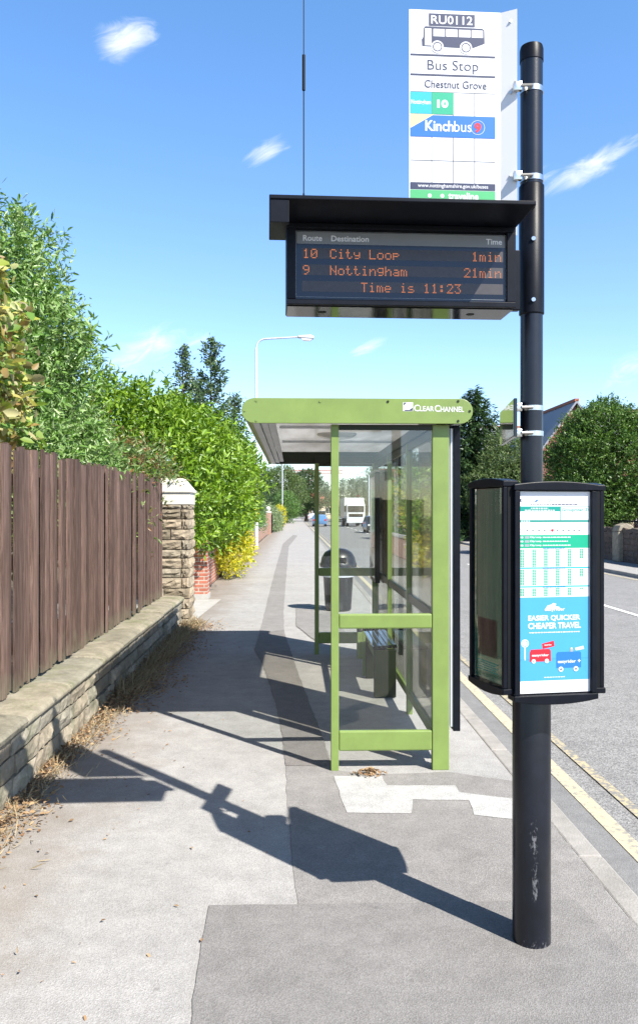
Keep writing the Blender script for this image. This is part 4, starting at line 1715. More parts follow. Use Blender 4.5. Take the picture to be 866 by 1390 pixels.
MB().box(.07, .0615, .061, .074, 1.2585, 1.989, 'glass').build('glazing', ad)
MB().box(-.008, -.002, .38, -.0005, .012, 2.02, 'white').build('edge_strip', ad)
b = MB()
b.box(.034, -.006, 2.061, .082, .06, 2.085, 'black_paint', bev=.003)
b.build('cap', ad)

for o_ in (ad,):
    c_ = o_.copy()
    C.objects.link(c_)
    c_.location.y = 8.47
    c_['label'] = 'second advertising panel on the road side, at the rear bay of the shelter'
    for ch_ in list(o_.children):
        d_ = ch_.copy()
        C.objects.link(d_)
        d_.parent = c_
    for q_ in (o_, c_):
        q_['group'] = 'advertising panels on the road side of the shelter'
# perch seats inside
def perch(y0, ln, lab):
    e = empty('perch_seat', (.842, y0, 0), 0, lab, 'seat', 'perch seats inside the shelter')
    b = MB()
    b.box(-.10, 0, .01, .105, .06, .455, 'green_dark', bev=.004)
    b.build('pedestal', e)
    b = MB()
    b.box(-.10, ln - .06, .01, .105, ln, .455, 'green_dark', bev=.004)
    b.build('pedestal', e)
    for k in range(5):
        xa = -.112 + k * .046
        MB().box(xa, -.01, .457 + .004 * k, xa + .040, ln + .01, .489 + .004 * k, 'black_gloss', bev=.006).build('slat', e)
    MB().box(-.08, .061, .35, -.05, ln - .061, .45, 'green').build('front_apron', e)
    return e


perch(7.55, .95, 'nearer dark green perch seat with glossy slats inside the shelter')
perch(8.72, .98, 'farther perch seat with slatted top near the rear end of the shelter')
e = empty('seat_stanchion', (.71, 8.60, 0), 0, 'bright green upright post with small plate between the two perch seats', 'post')
MB().box(.012, 0, 0, .05, .04, .47, 'green', bev=.004).build('upright', e)
MB().box(-.045, .004, .18, .011, .03, .46, 'green', bev=.004).build('plate', e)

# timetable case inside, on the rear end
e = empty('information_case', (.918, 9.22, .93), 0, 'slim dark information case on the road side wall at the far end inside the shelter', 'information case')
MB().box(0, 0, 0, .055, .64, 1.27, 'black_paint', bev=.006).build('case', e)
MB().box(-.004, .03, .05, -.0005, .61, 1.22, 'window_glass').build('glazing', e)
MB().box(-.004, -.002, 1.2705, .057, .642, 1.295, 'galv', bev=.003).build('top_rail', e)

# ------------------------------------------------------------------ litter bin
bxx, byy = W(459, 14.3)
e = empty('litter_bin', (bxx, byy, 0), 0, 'black domed litter bin standing on the pavement behind the shelter', 'litter bin')
b = MB()
b.lathe([(.20, 0), (.23, .03), (.27, .74), (.275, .76)], 'bin_black', 28)
b.build('bin_body', e)
b = MB()
b.lathe([(.305, .765), (.325, .78), (.325, .83), (.31, .85), (.29, .94), (.235, 1.03), (.14, 1.085), (.03, 1.10)], 'bin_black', 32)
b.build('bin_lid', e)
for s in (-1, 1):
    MB().box(-.13, s * .30 - .02, .86, .13, s * .30 + .02, .95, 'black_matt', bev=.01).build('bin_opening', e)
MB().lathe([(.277, .60), (.281, .60), (.281, .64), (.277, .64)], 'galv', 28).build('band', e)


# ------------------------------------------------------------------ vegetation, left side
def above_fence(P):
    return (P[:, 0] < FX - .12) | (P[:, 2] > fz + 1.62)


# silver-leaved tree over the fence
tx, ty = -3.86, 9.6
def kf(P):
    q = P + np.array([tx, ty, 0])
    return (q[:, 0] < FX - .10) | (q[:, 2] > fz + 1.66)
tree('willow_leaved_tree', 'large silvery green willow-leaved tree leaning over the brown fence', 'tree', tx, ty,
     [(-.3, .0, 2.6, 1.5, 1.5, 1.5), (-.05, .0, 4.18, 1.2, 1.3, 1.25), (-1.2, .1, 4.65, 1.1, 1.2, 1.05), (.35, .1, 3.2, 1.1, 1.2, 1.05), (.25, -.1, 3.7, 1.15, 1.1, .95),
      (.9, .3, 2.2, .8, 1.2, .7), (-.5, .9, 3.3, 1.2, 1.2, 1.2), (-1.6, -1.0, 3.6, 1.3, 1.2, 1.3), (.6, -.9, 2.3, .8, 1.1, .8), (.9, 1.4, 1.8, .8, 1.1, .7), (0.2, -.8, 3.0, 1.0, 1.0, 1.0)],
     2.2, .13, 17000, 10, .086, .22, 'leaf_silver', hexa=True, keep=kf, widthf=.29, spread=.7, up=.35, wob=.10, depth=.5, inner=.3)

# variegated climber on the nearest fence corner
vx, vy = -2.35, 6.1
e = empty('climbing_vine', (vx, vy, fz), 0, 'yellow and brown large-leaved climber on the fence top at the left edge', 'climber')
b = MB()
for k in range(9):
    x0_ = random.uniform(-.4, .1)
    y0_ = random.uniform(-.6, .5)
    pts = [(x0_ - .1, y0_, 0), (x0_ + random.uniform(-.1, .1), y0_ + random.uniform(-.1, .1), .9), (x0_ + random.uniform(-.1, .25), y0_ + random.uniform(-.2, .2), 1.9), (x0_ + random.uniform(-.2, .2), y0_ + random.uniform(-.3, .3), 2.9)]
    b.tube(pts, [.02, .016, .012, .005], 'twig', 6)
b.build('stems', e)
crown_mesh([(-.05, .0, 1.85, .24, .55, .35), (-.05, .1, 2.3, .22, .55, .5), (-.16, .0, 2.8, .22, .5, .40), (-.5, .1, 2.3, .4, .6, .8), (.08, .05, 2.1, .16, .4, .3)],
           800, 5, .095, .2, 'crown', 'leaf_vine', e, hexa=True, widthf=.62, up=-.1, spread=.9, nup=.9)

# mixed shrubs between the silver tree and the laurel
tx2, ty2 = -3.0, 11.9
def kf2(P):
    q = P + np.array([tx2, ty2, 0])
    return (q[:, 0] < FX - .10) | (q[:, 2] > fz + 1.64)
tree('garden_shrub', 'mixed grey green and reddish shrub overhanging the far end of the brown fence', 'shrub', tx2, ty2,
     [(.0, .0, 2.0, .9, 1.3, .85), (.55, .4, 2.15, .7, 1.0, .55), (.3, -.9, 2.0, .8, 1.0, .7), (-.5, .3, 2.6, .8, 1.0, .7), (.75, -.5, 2.05, .5, .9, .42)],
     1.4, .06, 1500, 9, .075, .26, 'leaf_mixed', hexa=True, keep=kf2, widthf=.30)

# laurel
tree('laurel_bush', 'big glossy bright green laurel bulging over the gate pillar and pavement', 'shrub', -3.2, 16.6,
     [(.2, -1.2, 2.6, 1.5, 1.6, 1.35), (-.6, -.6, 3.1, 1.5, 1.6, 1.25), (.9, .2, 2.5, 1.2, 1.6, 1.2), (1.15, 1.9, 2.5, 1.0, 1.6, 1.25), (.2, 1.5, 3.0, 1.3, 1.6, 1.2),
      (1.25, 3.6, 2.5, .95, 1.5, 1.25), (-.9, -1.8, 2.7, 1.3, 1.2, 1.3), (.85, -1.9, 2.0, .9, 1.0, .95), (.3, 3.4, 3.0, 1.2, 1.6, 1.2), (1.35, 1.0, 1.75, .75, 1.6, .7), (1.1, -.9, 1.65, .7, 1.0, .65),
      (1.35, 5.4, 2.5, .95, 1.4, 1.3), (1.3, 4.6, 1.7, .8, 1.5, .8)],
     2.0, .12, 6200, 10, .125, .30, 'leaf_laurel', hexa=True, widthf=.36, spread=.75, up=.55, wob=.17, depth=.5)
# yellow bush
tree('golden_shrub', 'yellow variegated shrub spilling over the brick wall onto the pavement', 'shrub', -1.95, 21.6,
     [(.1, .0, 1.05, .62, 1.3, .70), (.28, -.3, .62, .48, 1.0, .45), (.28, 1.0, 1.5, .42, 1.2, .7), (.22, 2.4, 1.9, .40, 1.3, .8), (.22, 4.0, 2.1, .40, 1.4, .8)],
     .7, .05, 2800, 8, .075, .22, 'leaf_yellow', hexa=False, widthf=.5)
# holly spires behind


def spire(name, label, x, y, h, r, n, m, leaf, group=None, cat='tree'):
    e = empty(name, (x, y, 0), 0, label, cat, group)
    b = MB()
    b.tube([(0, 0, 0), (.03, 0, h * .5), (0, .02, h)], [.07, .04, .006], 'bark', 8)
    base, dr = [], []
    nl = int(h * 13)
    for k in range(nl):
        t = .25 + .75 * (k / nl)
        z = h * t
        ln = r * (1 - t) ** .75 * random.uniform(.55, 1.15) + .10
        a = random.uniform(0, 2 * PI)
        tip = (ln * math.cos(a), ln * math.sin(a), z + ln * random.uniform(.45, .95))
        mid = (tip[0] * .55, tip[1] * .55, z + (tip[2] - z) * .38)
        b.tube([(0, 0, z), mid, tip], [.012, .008, .003], 'bark', 5)
        for q in range(int(n * (ln + .1))):
            s = random.uniform(.15, 1.05)
            c = Vector(mid).lerp(Vector(tip), (s - .5) * 2) if s > .5 else Vector((0, 0, z)).lerp(Vector(mid), s * 2)
            base.append(c + Vector((random.gauss(0, .05), random.gauss(0, .05), random.gauss(0, .05))))
            dr.append((random.gauss(0, 1) + math.cos(a) * .4, random.gauss(0, 1) + math.sin(a) * .4, random.gauss(.35, .7)))
    b.build('trunk', e)
    base, dr = np.array(base), np.array(dr)
    ln = leaf * rng.uniform(.6, 1.3, len(base))
    V, Fq = leaves(base, dr, rng.normal(size=base.shape) + np.array([0, 0, .6]), ln, ln * .5, hexa=False)
    fastmesh('crown', V, Fq, m, e)
    return e


hx = [W(286, 23), W(248, 24), W(318, 25), W(268, 26)]
spire('holly_tree', 'tallest thin dark holly spire rising behind the laurel', hx[0][0], hx[0][1], 6.6, 1.45, 150, 'leaf_holly', .10, 'holly trees behind the laurel')
spire('holly_tree', 'thin left-hand holly spire behind the laurel', hx[1][0], hx[1][1], 6.6, .95, 130, 'leaf_holly', .10, 'holly trees behind the laurel')
spire('holly_tree', 'lower bushy holly behind the laurel, nearest the shelter roof', hx[2][0], hx[2][1], 5.3, 1.1, 153, 'leaf_holly', .10, 'holly trees behind the laurel')
spire('holly_tree', 'short holly spire between the two taller ones', hx[3][0], hx[3][1], 6.0, 1.0, 130, 'leaf_holly', .10, 'holly trees behind the laurel')

# ------------------------------------------------------------------ lamp columns


def lamp(label, x, y, h, arm, side=1, group='street lamps along the road'):
    e = empty('street_lamp', (x, y, 0), 0, label, 'street lamp', group)
    MB().lathe([(.10, 0), (.10, 1.5), (.085, 1.54)], 'galv', 16).build('column_base', e)
    b = MB()
    pts = [(0, 0, 1.5), (0, 0, h - .5)]
    for k in range(7):
        t = k / 6 * PI / 2
        pts.append((side * .45 * (1 - math.cos(t)), 0, h - .45 + .45 * math.sin(t)))
    pts.append((side * arm, 0, h + .10))
    b.tube(pts, [.08, .06] + [.045] * 7 + [.04], 'galv', 12)
    b.build('column', e)
    b = MB()
    b.prism([(side * arm, h + .06), (side * (arm + .75), h + .0), (side * (arm + .78), h + .10), (side * (arm + .6), h + .2), (side * arm, h + .16)], -.14, .14, 'galv')
    b.build('lantern', e, bevel=.03)
    b = MB()
    b.prism([(side * (arm + .15), h + .045), (side * (arm + .7), h + .0), (side * (arm + .6), h - .08), (side * (arm + .25), h - .06)], -.11, .11, 'lamp_glass')
    b.build('lamp_bowl', e)
    return e


lx, ly = W(348, 39)
lamp('tall grey street lamp rising behind the shelter roof, its arm pointing right', lx, ly, 10.05, 2.0)
lx, ly = W(402, 113)
lamp('distant street lamp on the left pavement seen under the shelter roof', -1.7, ly, 9, 1.8)
lx, ly = W(493, 82)
lamp('street lamp on the far pavement behind the shelter glass, its arm pointing left', 9.9, 108, 6.8, 2.0, -1)

# ------------------------------------------------------------------ left boundary further on
p = empty('low_brick_wall', (-2.15, 25.2, 0), 0, 'low pinkish brick garden wall beside the tall street lamp', 'wall')
MB().box(-.12, 0, 0, .12, 36, .75, 'brick_pink').build('brickwork', p)
MB().box(-.15, 0, .75, .15, 36, .83, 'concrete').build('coping', p)
p = empty('gate_pier', (-2.0, 61.5, 0), 0, 'slim pale gate pier with ball top beside the black gate', 'pier')
MB().box(-.22, 0, 0, .22, .44, 1.65, 'brick_pink').build('shaft', p)
MB().lathe([(.26, 1.65), (.26, 1.72), (.08, 1.76), (.17, 1.86), (.19, 1.98), (.13, 2.08), (.03, 2.12)], 'cap_white', 16, c=(0, .22, 0)).build('ball_cap', p)
p = empty('iron_gate', (-2.05, 62.2, 0), R(80), 'small black garden gate between pale pier and variegated bush', 'gate')
b = MB()
for k in range(9):
    b.box(.05 + k * .2, -.02, .05, .09 + k * .2, .02, 1.5, 'black_matt')
b.box(0, -.025, .15, 1.8, .025, .22, 'black_matt')
b.box(0, -.025, 1.2, 1.8, .025, 1.27, 'black_matt')
b.build('gate_leaf', p)
p = empty('tall_brick_wall', (-2.0, 74, 0), 0, 'pink brick boundary wall with rounded pale coping far along the left pavement', 'wall')
MB().box(-.18, 0, 0, .18, 10, 1.55, 'brick_pink').build('brickwork', p)
MB().lathe([(.22, 1.55), (.3, 1.6), (.2, 1.75), (.05, 1.8)], 'cap_white', 16, c=(0, .3, 0)).build('coping', p)
p = empty('distant_wall', (-1.9, 92, 0), 0, 'long brick wall at the far end of the left pavement', 'wall')
MB().box(-.18, 0, 0, .18, 70, 1.35, 'brick_pink').build('brickwork', p)

tree('hedge_shrub', 'green hedge growing over the low pinkish brick wall', 'hedge', -2.9, 45,
     [(0, -6, 1.3, .8, 4, 1.3), (.1, 0, 1.4, .8, 5, 1.5), (.1, 8, 1.4, .8, 5, 1.6)], .7, .08, 2600, 7, .13, .3, 'leaf_hedge')
tree('variegated_bush', 'pale variegated bush beside the black garden gate', 'shrub', -2.2, 68, [(0, 0, 1.1, 1.0, 2.5, 1.1), (.3, 1.5, .8, .8, 2, .8)], .5, .06, 1300, 7, .14, .3, 'leaf_pale')
tree('golden_bush', 'small yellow bush standing far along the left wall', 'shrub', -1.75, 88, [(0, 0, 1.1, .7, 1.5, 1.1), (.1, 1, 1.7, .5, 1, .6)], .5, .06, 600, 6, .16, .3, 'leaf_yellow')
tree('round_bush', 'round green bush above the distant left wall', 'shrub', -1.6, 118, [(0, 0, 2.2, 2.2, 2.5, 2.0)], 1.0, .1, 900, 7, .28, .5, 'leaf_hedge')
tree('garden_tree', 'dark spreading garden tree left of the street lamp column', 'tree', -5.6, 84, [(0, 0, 3.5, 2.6, 3, 2.6), (1.4, 1, 2.6, 1.6, 2, 1.8), (-1.5, 0, 4.2, 2, 2, 1.8)], 2.5, .2, 2600, 7, .2, .5, 'leaf_dark')
tree('lime_tree', 'broad mid green tree behind the distant street lamp', 'tree', -2.2, 128, [(-.5, 0, 5.2, 3.0, 3.4, 3.0), (1.4, 1, 4.6, 2.6, 3, 2.6), (-1.8, 0, 3.9, 2.4, 3, 2.4), (.3, .5, 6.8, 2.2, 2.6, 1.8)], 3.5, .3, 3600, 7, .28, .6, 'leaf_far')
tree('chestnut_tree', 'dense dark round tree seen across the rear left post of the shelter', 'tree', 4.2 - 2.2, 142, [(0, 0, 5.4, 2.9, 3.6, 3.2), (1.5, 0, 4.6, 2.5, 3, 2.8), (-1.2, 0, 3.8, 2.3, 3, 2.6), (.6, 0, 7.2, 2.0, 2.4, 1.6)], 3.5, .3, 3600, 7, .28, .6, 'leaf_dark')


def conifer(label, x, y, h, r, m='leaf_conifer', n=90, leaf=.5, name='conifer_tree', group=None):
    e = empty(name, (x, y, 0), 0, label, 'tree', group)
    trunk_mesh(e, (0, 0, 0), (0, 0, h * .97), r * .09, .02)
    base, dr, nn = [], [], []
    for k in range(n):
        t = (k + .5) / n
        z = h * (.06 + .93 * t)
        rad = r * (1 - t) ** .8 * random.uniform(.7, 1.15) + .12
        a = k * 2.4 + random.uniform(-.4, .4)
        ns = max(4, int(rad / leaf * 15))
        for q in range(ns):
            s = random.uniform(.1, 1.0)
            sag = -.28 * rad * s + .18 * rad * s * s
            w_ = (1 - s) * .35 * rad + .08
            base.append((rad * s * math.cos(a) + random.gauss(0, w_ * .5), rad * s * math.sin(a) + random.gauss(0, w_ * .5), z + sag + random.gauss(0, leaf * .25)))
            dr.append((math.cos(a) + random.gauss(0, .6), math.sin(a) + random.gauss(0, .6), random.gauss(-.1, .45)))
            nn.append((random.gauss(0, .5), random.gauss(0, .5), 1))
    base, dr, nn = map(np.array, (base, dr, nn))
    ln = leaf * rng.uniform(.5, 1.2, len(base))
    V, Fq = leaves(base, dr, nn, ln, ln * .33, hexa=False)
    fastmesh('crown', V, Fq, m, e)
    return e


conifer('dark layered conifer beyond the laurel on the left of the street', -2.7, 74, 6.2, 1.7, n=80, leaf=.32)
cxx, cyy = W(651, 50)
conifer('tall dark conifer left of the bus stop pole across the road', cxx - .3, cyy, 9.4, 5.0, n=260, leaf=.38)
# trees across the road
tx_, ty_ = W(690, 47)
tree('sycamore_tree', 'mid green leafy tree behind the bus stop pole across the road', 'tree', tx_, ty_,
     [(0, 0, 3.6, 1.7, 1.8, 1.8), (-1.1, .2, 3.0, 1.4, 1.6, 1.5), (1.0, 0, 3.2, 1.3, 1.6, 1.7), (.1, .3, 5.0, 1.3, 1.4, 1.2), (.2, 0, 1.9, 1.9, 1.7, 1.4)], 2.5, .18, 3400, 8, .15, .4, 'leaf_far')
tx_, ty_ = W(824, 32.5)
tree('rounded_tree', 'large dense rounded green tree behind the stone wall across the road', 'tree', tx_, ty_,
     [(0, 0, 3.7, 2.0, 2.0, 2.0), (.0, .2, 4.9, 1.5, 1.6, 1.25), (-1.1, 0, 3.2, 1.3, 1.5, 1.6), (1.2, 0, 3.4, 1.4, 1.6, 1.7), (-.5, -.3, 2.3, 1.6, 1.5, 1.4), (.9, .1, 4.5, 1.1, 1.3, 1.1), (-.8, .1, 4.4, 1.1, 1.3, 1.1), (-1.3, 0, 1.3, .95, 1.2, 1.1)],
     2.6, .2, 10500, 9, .105, .28, 'leaf_round', hexa=False, wob=.17, widthf=.48)
tx_, ty_ = W(850, 33.8)
tree('purple_shrub', 'dark purple leaved shrub in front of the cream bay across the road', 'shrub', tx_, ty_, [(0, 0, 1.5, .55, .6, .8), (.3, 0, 1.9, .5, .5, .5)], .8, .05, 500, 7, .10, .22, 'leaf_purple')
far = [('dark tree above the white lorry', 10.5, 150, 7.5, 4.2, 'leaf_dark'), ('tall dark tree behind the lorry on the right', 15, 140, 9.5, 4.6, 'leaf_dark'),
       ('dark tree behind the shelter information case', 15.5, 112, 9.0, 4.0, 'leaf_dark'), ('leafy tree beyond the conifer across the road', 15, 84, 8.6, 3.4, 'leaf_far'),
       ('broad tree closing the view at the road end', 5.5, 215, 8.0, 5.0, 'leaf_far'), ('olive green tree closing the view left of the road end', -6, 205, 9.0, 5.5, 'leaf_far'),
       ('dense tree low behind the conifer across the road', 13.8, 62, 6.2, 2.8, 'leaf_dark')]
for (lb, x, y, h, r, m) in far:
    tree('broadleaf_tree', lb, 'tree', x, y, [(0, 0, h * .58, r, r, h * .36), (r * .45, 0, h * .48, r * .7, r * .8, h * .3), (-r * .45, 0, h * .45, r * .7, r * .8, h * .32), (0, 0, h * .80, r * .6, r * .6, h * .2), (0, 0, h * .25, r * .8, r * .8, h * .24)],
         h * .45, .25, 2600, 7, .30, .6, m, group='broadleaf trees at the end of the street')
# scrub closing the far end
b = [(x, 260 + random.uniform(-8, 8), 2.2 + random.uniform(-.4, 1.6), 7, 5, 3.6) for x in range(-60, 70, 9)]
o = crown_mesh(b, 5200, 6, .7, 1.2, 'distant_wood', 'leaf_far', None, hexa=False)
tag(o, 'far wood closing off the end of the street', 'wood', kind='stuff')

# ------------------------------------------------------------------ right side: stone wall, houses
p = empty('boundary_wall', (11.3, 12, 0), 0, 'dark rough stone boundary wall along the far pavement', 'wall')
b = MB()
z = 0
for ch in (.22, .20, .20, .20, .18, .16):
    y = 24.0
    while y < 70:
        ln = random.uniform(.3, .65)
        rough_block_kw = dict(bulge=.04, nx=3, nz=2)
        # faces look towards the road (-X)
        vs0 = len(b.v)
        rough_block(b, 0, y - 12, y + ln - 12, z, z + ch, .2, 'far_stone', 'X', **rough_block_kw)
        for i in range(vs0, len(b.v)):
            q = b.v[i]
            b.v[i] = (-q[0], q[1], q[2] + (random.uniform(-.03, .05) if z > .9 else 0))
        y += ln
    z += ch
b.box(.03, 12, 0, .38, 58, 1.14, 'mortar')
b.build('stone_courses', p)
p = empty('wall_pier', (11.32, 27.6, 0), 0, 'pale weathered stone pier rising from the dark boundary wall', 'pier')
b = MB()
b.box(-.20, 0, 0, .40, .55, 1.05, 'pillar_stone', bev=.05)
b.prism([(-.2, 1.052), (.4, 1.052), (.34, 1.24), (.12, 1.34), (-.12, 1.26)], 0, .55, 'pillar_stone')
b.build('stonework', p, bevel=.03)
p = empty('iron_railing', (12.2, 26, .0), 0, 'black iron railing behind the dark stone wall', 'railing')
b = MB()
b.box(-.02, 0, 1.36, .02, 12, 1.42, 'black_matt')
b.box(-.02, 0, .9, .02, 12, .94, 'black_matt')
for k in range(60):
    b.box(-.01, k * .2, .3, .01, k * .2 + .02, 1.36, 'black_matt')
b.build('rails', p)


def window(parent, x0, z0, x1, z1, y, fm='white'):
    """window in a wall that faces -Y"""
    f = MB()
    t = .07
    f.box(x0, y - .06, z0, x1, y - .002, z0 + t, fm)
    f.box(x0, y - .06, z1 - t, x1, y - .002, z1, fm)
    f.box(x0, y - .06, z0 + t, x0 + t, y - .002, z1 - t, fm)
    f.box(x1 - t, y - .06, z0 + t, x1, y - .002, z1 - t, fm)
    f.box((x0 + x1) / 2 - .03, y - .055, z0 + t, (x0 + x1) / 2 + .03, y - .002, z1 - t, fm)
    o = f.build('window', parent)
    MB().box(x0 + t, y - .03, z0 + t, x1 - t, y - .012, z1 - t, 'window_glass').build('pane', o)
    MB().box(x0 - .1, y - .14, z0 - .10, x1 + .1, y - .002, z0 - .001, 'render_cream').build('sill', o)
    return o


def house(name, label, x, y, w_, d_, he, hr, ridge='Y', wall='brick_far', roof='slate', chim=()):
    e = empty(name, (x, y, 0), 0, label, 'house')
    MB().box(0, 0, 0, w_, d_, he, wall).build('wall', e)
    ov_ = .3
    b = MB()
    if ridge == 'Y':
        MB().prism([(0, he + .001), (w_, he + .001), (w_ / 2, hr - .12)], .001, d_ - .001, wall).build('gable', e)
        for s in (0, 1):
            xa = -ov_ if s == 0 else w_ + ov_
            sl = (hr - he) / (w_ / 2)
            za = he - ov_ * sl
            b.prism([(xa, za), (w_ / 2, hr), (w_ / 2, hr + .16), (xa, za + .16)] if s == 0 else [(w_ / 2, hr), (xa, za), (xa, za + .16), (w_ / 2, hr + .16)], -ov_, d_ + ov_, roof)
        o = b.build('roof', e)
        MB().box(w_ / 2 - .12, -ov_, hr + .08, w_ / 2 + .12, d_ + ov_, hr + .24, 'tile_red').build('ridge_tiles', o)
    else:
        MB().prism([(0, he + .001), (d_, he + .001), (d_ / 2, hr - .12)], .001, w_ - .001, wall, 'X').build('gable', e)
        for s in (0, 1):
            sl = (hr - he) / (d_ / 2)
            ya = -ov_ if s == 0 else d_ + ov_
            za = he - ov_ * sl
            b.prism([(ya, za), (d_ / 2, hr), (d_ / 2, hr + .16), (ya, za + .16)] if s == 0 else [(d_ / 2, hr), (ya, za), (ya, za + .16), (d_ / 2, hr + .16)], -ov_, w_ + ov_, roof, 'X')
        o = b.build('roof', e)
        MB().box(-ov_, d_ / 2 - .12, hr + .08, w_ + ov_, d_ / 2 + .12, hr + .24, 'tile_red').build('ridge_tiles', o)
    for (cx_, cy_) in chim:
        c_ = MB()
        c_.box(cx_, cy_, he, cx_ + .9, cy_ + .6, hr + 1.2, wall)
        o2 = c_.build('chimney', e)
        MB().lathe([(.14, hr + 1.2), (.11, hr + 1.7)], 'tile_red', 10, c=(cx_ + .3, cy_ + .3, 0)).build('chimney_pot', o2)
    return e


h1 = house('gabled_house', 'red brick house with steep slate gable behind the rounded tree', 13.8, 45, 3.8, 9, 5.2, 7.8, 'Y')
window(h1, 1.2, 3.3, 2.6, 4.7, 0)
h2 = house('slate_roofed_house', 'brick house with pale grey slate roof left of the steep gable', 14.5, 60, 9, 8, 5.6, 8.3, 'X')
window(h2, 1, 3.2, 2.6, 4.8, 0)
window(h2, 5, 3.2, 6.6, 4.8, 0)
h3 = house('villa', 'brick villa with slate roof and cream ground floor bay right of the rounded tree', 16.6, 41.5, 11, 8, 5.2, 7.3, 'X')
MB().box(.2, -1.0, 0, 6.2, -.001, 2.7, 'render_cream').build('bay', h3)
window(h3, .6, .8, 1.9, 2.3, -1.0)
window(h3, 2.6, .8, 3.9, 2.3, -1.0)
MB().box(4.5, -1.05, 0, 5.4, -1.001, 2.2, 'car_dark').build('door', h3)
window(h3, 1.2, 3.3, 2.5, 4.7, 0)
h4 = house('red_roofed_house', 'house with red tiled roof among trees on the left side of the street', -13.5, 92, 9, 9, 4.2, 6.6, 'X', 'render_cream', 'tile_red')
window(h4, 1, 1.4, 2.6, 2.8, 0)
h5 = house('corner_house', 'small red roofed house at the far end of the road', 3.2, 190, 7, 8, 3.6, 6.0, 'X', 'render_cream', 'tile_red')
window(h5, 1, 1.2, 2.6, 2.6, 0)
window(h5, 4, 1.2, 5.6, 2.6, 0)


# ------------------------------------------------------------------ crane
def lattice(mb, a, b_, wd, n, m):
    a, b_ = Vector(a), Vector(b_)
    d = (b_ - a).normalized()
    u = Vector((0, 1, 0)).cross(d)
    u = u.normalized() if u.length > .1 else Vector((1, 0, 0))
    v = d.cross(u).normalized()
    cs = [(u + v) * wd / 2, (u - v) * wd / 2, (-u - v) * wd / 2, (v - u) * wd / 2]
    for c in cs:
        mb.tube([a + c, b_ + c], wd * .09, m, 4, smooth=False)
    for k in range(n):
        p0, p1 = a.lerp(b_, k / n), a.lerp(b_, (k + 1) / n)
        for q in range(4):
            c0, c1 = cs[q], cs[(q + 1) % 4]
            mb.tube([p0 + c0, p1 + c1], wd * .05, m, 4, smooth=False)


cxx, cyy = W(421, 420)
e = empty('tower_crane', (cxx, cyy, 0), 0, 'red tower crane far off above the trees at the end of the street', 'crane')
zj = 1.75 + 52 / F * 420
b = MB(); lattice(b, (0, 0, 0), (0, 0, zj + 2), 2.2, 14, 'crane_red'); b.build('mast', e)
b = MB(); lattice(b, (-12, 0, zj + .6), (17, 0, zj + .6), 1.5, 24, 'crane_red'); b.build('jib', e)
MB().box(-12, -.7, zj - 1.8, -9, .7, zj + .2, 'concrete').build('counterweight', e)
MB().box(1.0, -.9, zj - 2.0, 2.6, .9, zj + .0, 'white').build('cab', e)

# traffic signal
tx_, ty_ = W(488, 92)
e = empty('traffic_signal', (10.0, 128, 0), 0, 'traffic signal showing green above the white lorry', 'traffic light')
MB().tube([(0, 0, 0), (0, 0, 4.6)], .07, 'black_matt', 10).build('signal_post', e)
MB().box(-.2, -.2, 3.2, .2, .0, 4.4, 'black_matt', bev=.03).build('signal_head', e)
for k, (zz, mm) in enumerate(((4.2, 'red_light_off'), (3.8, 'black_gloss'), (3.4, 'green_light'))):
    MB().tube([(0, -.2, zz), (0, -.24, zz)], .17, mm, 14).build('signal_lamp', e)


# ------------------------------------------------------------------ vehicles
def wheel(parent, x, y, r, wd):
    o = MB().tube([(x - wd / 2, y, r), (x + wd / 2, y, r)], r, 'rubber', 18).build('wheel', parent)
    MB().tube([(x - wd / 2 - .005, y, r), (x + wd / 2 + .005, y, r)], r * .6, 'galv', 14).build('rim', o)


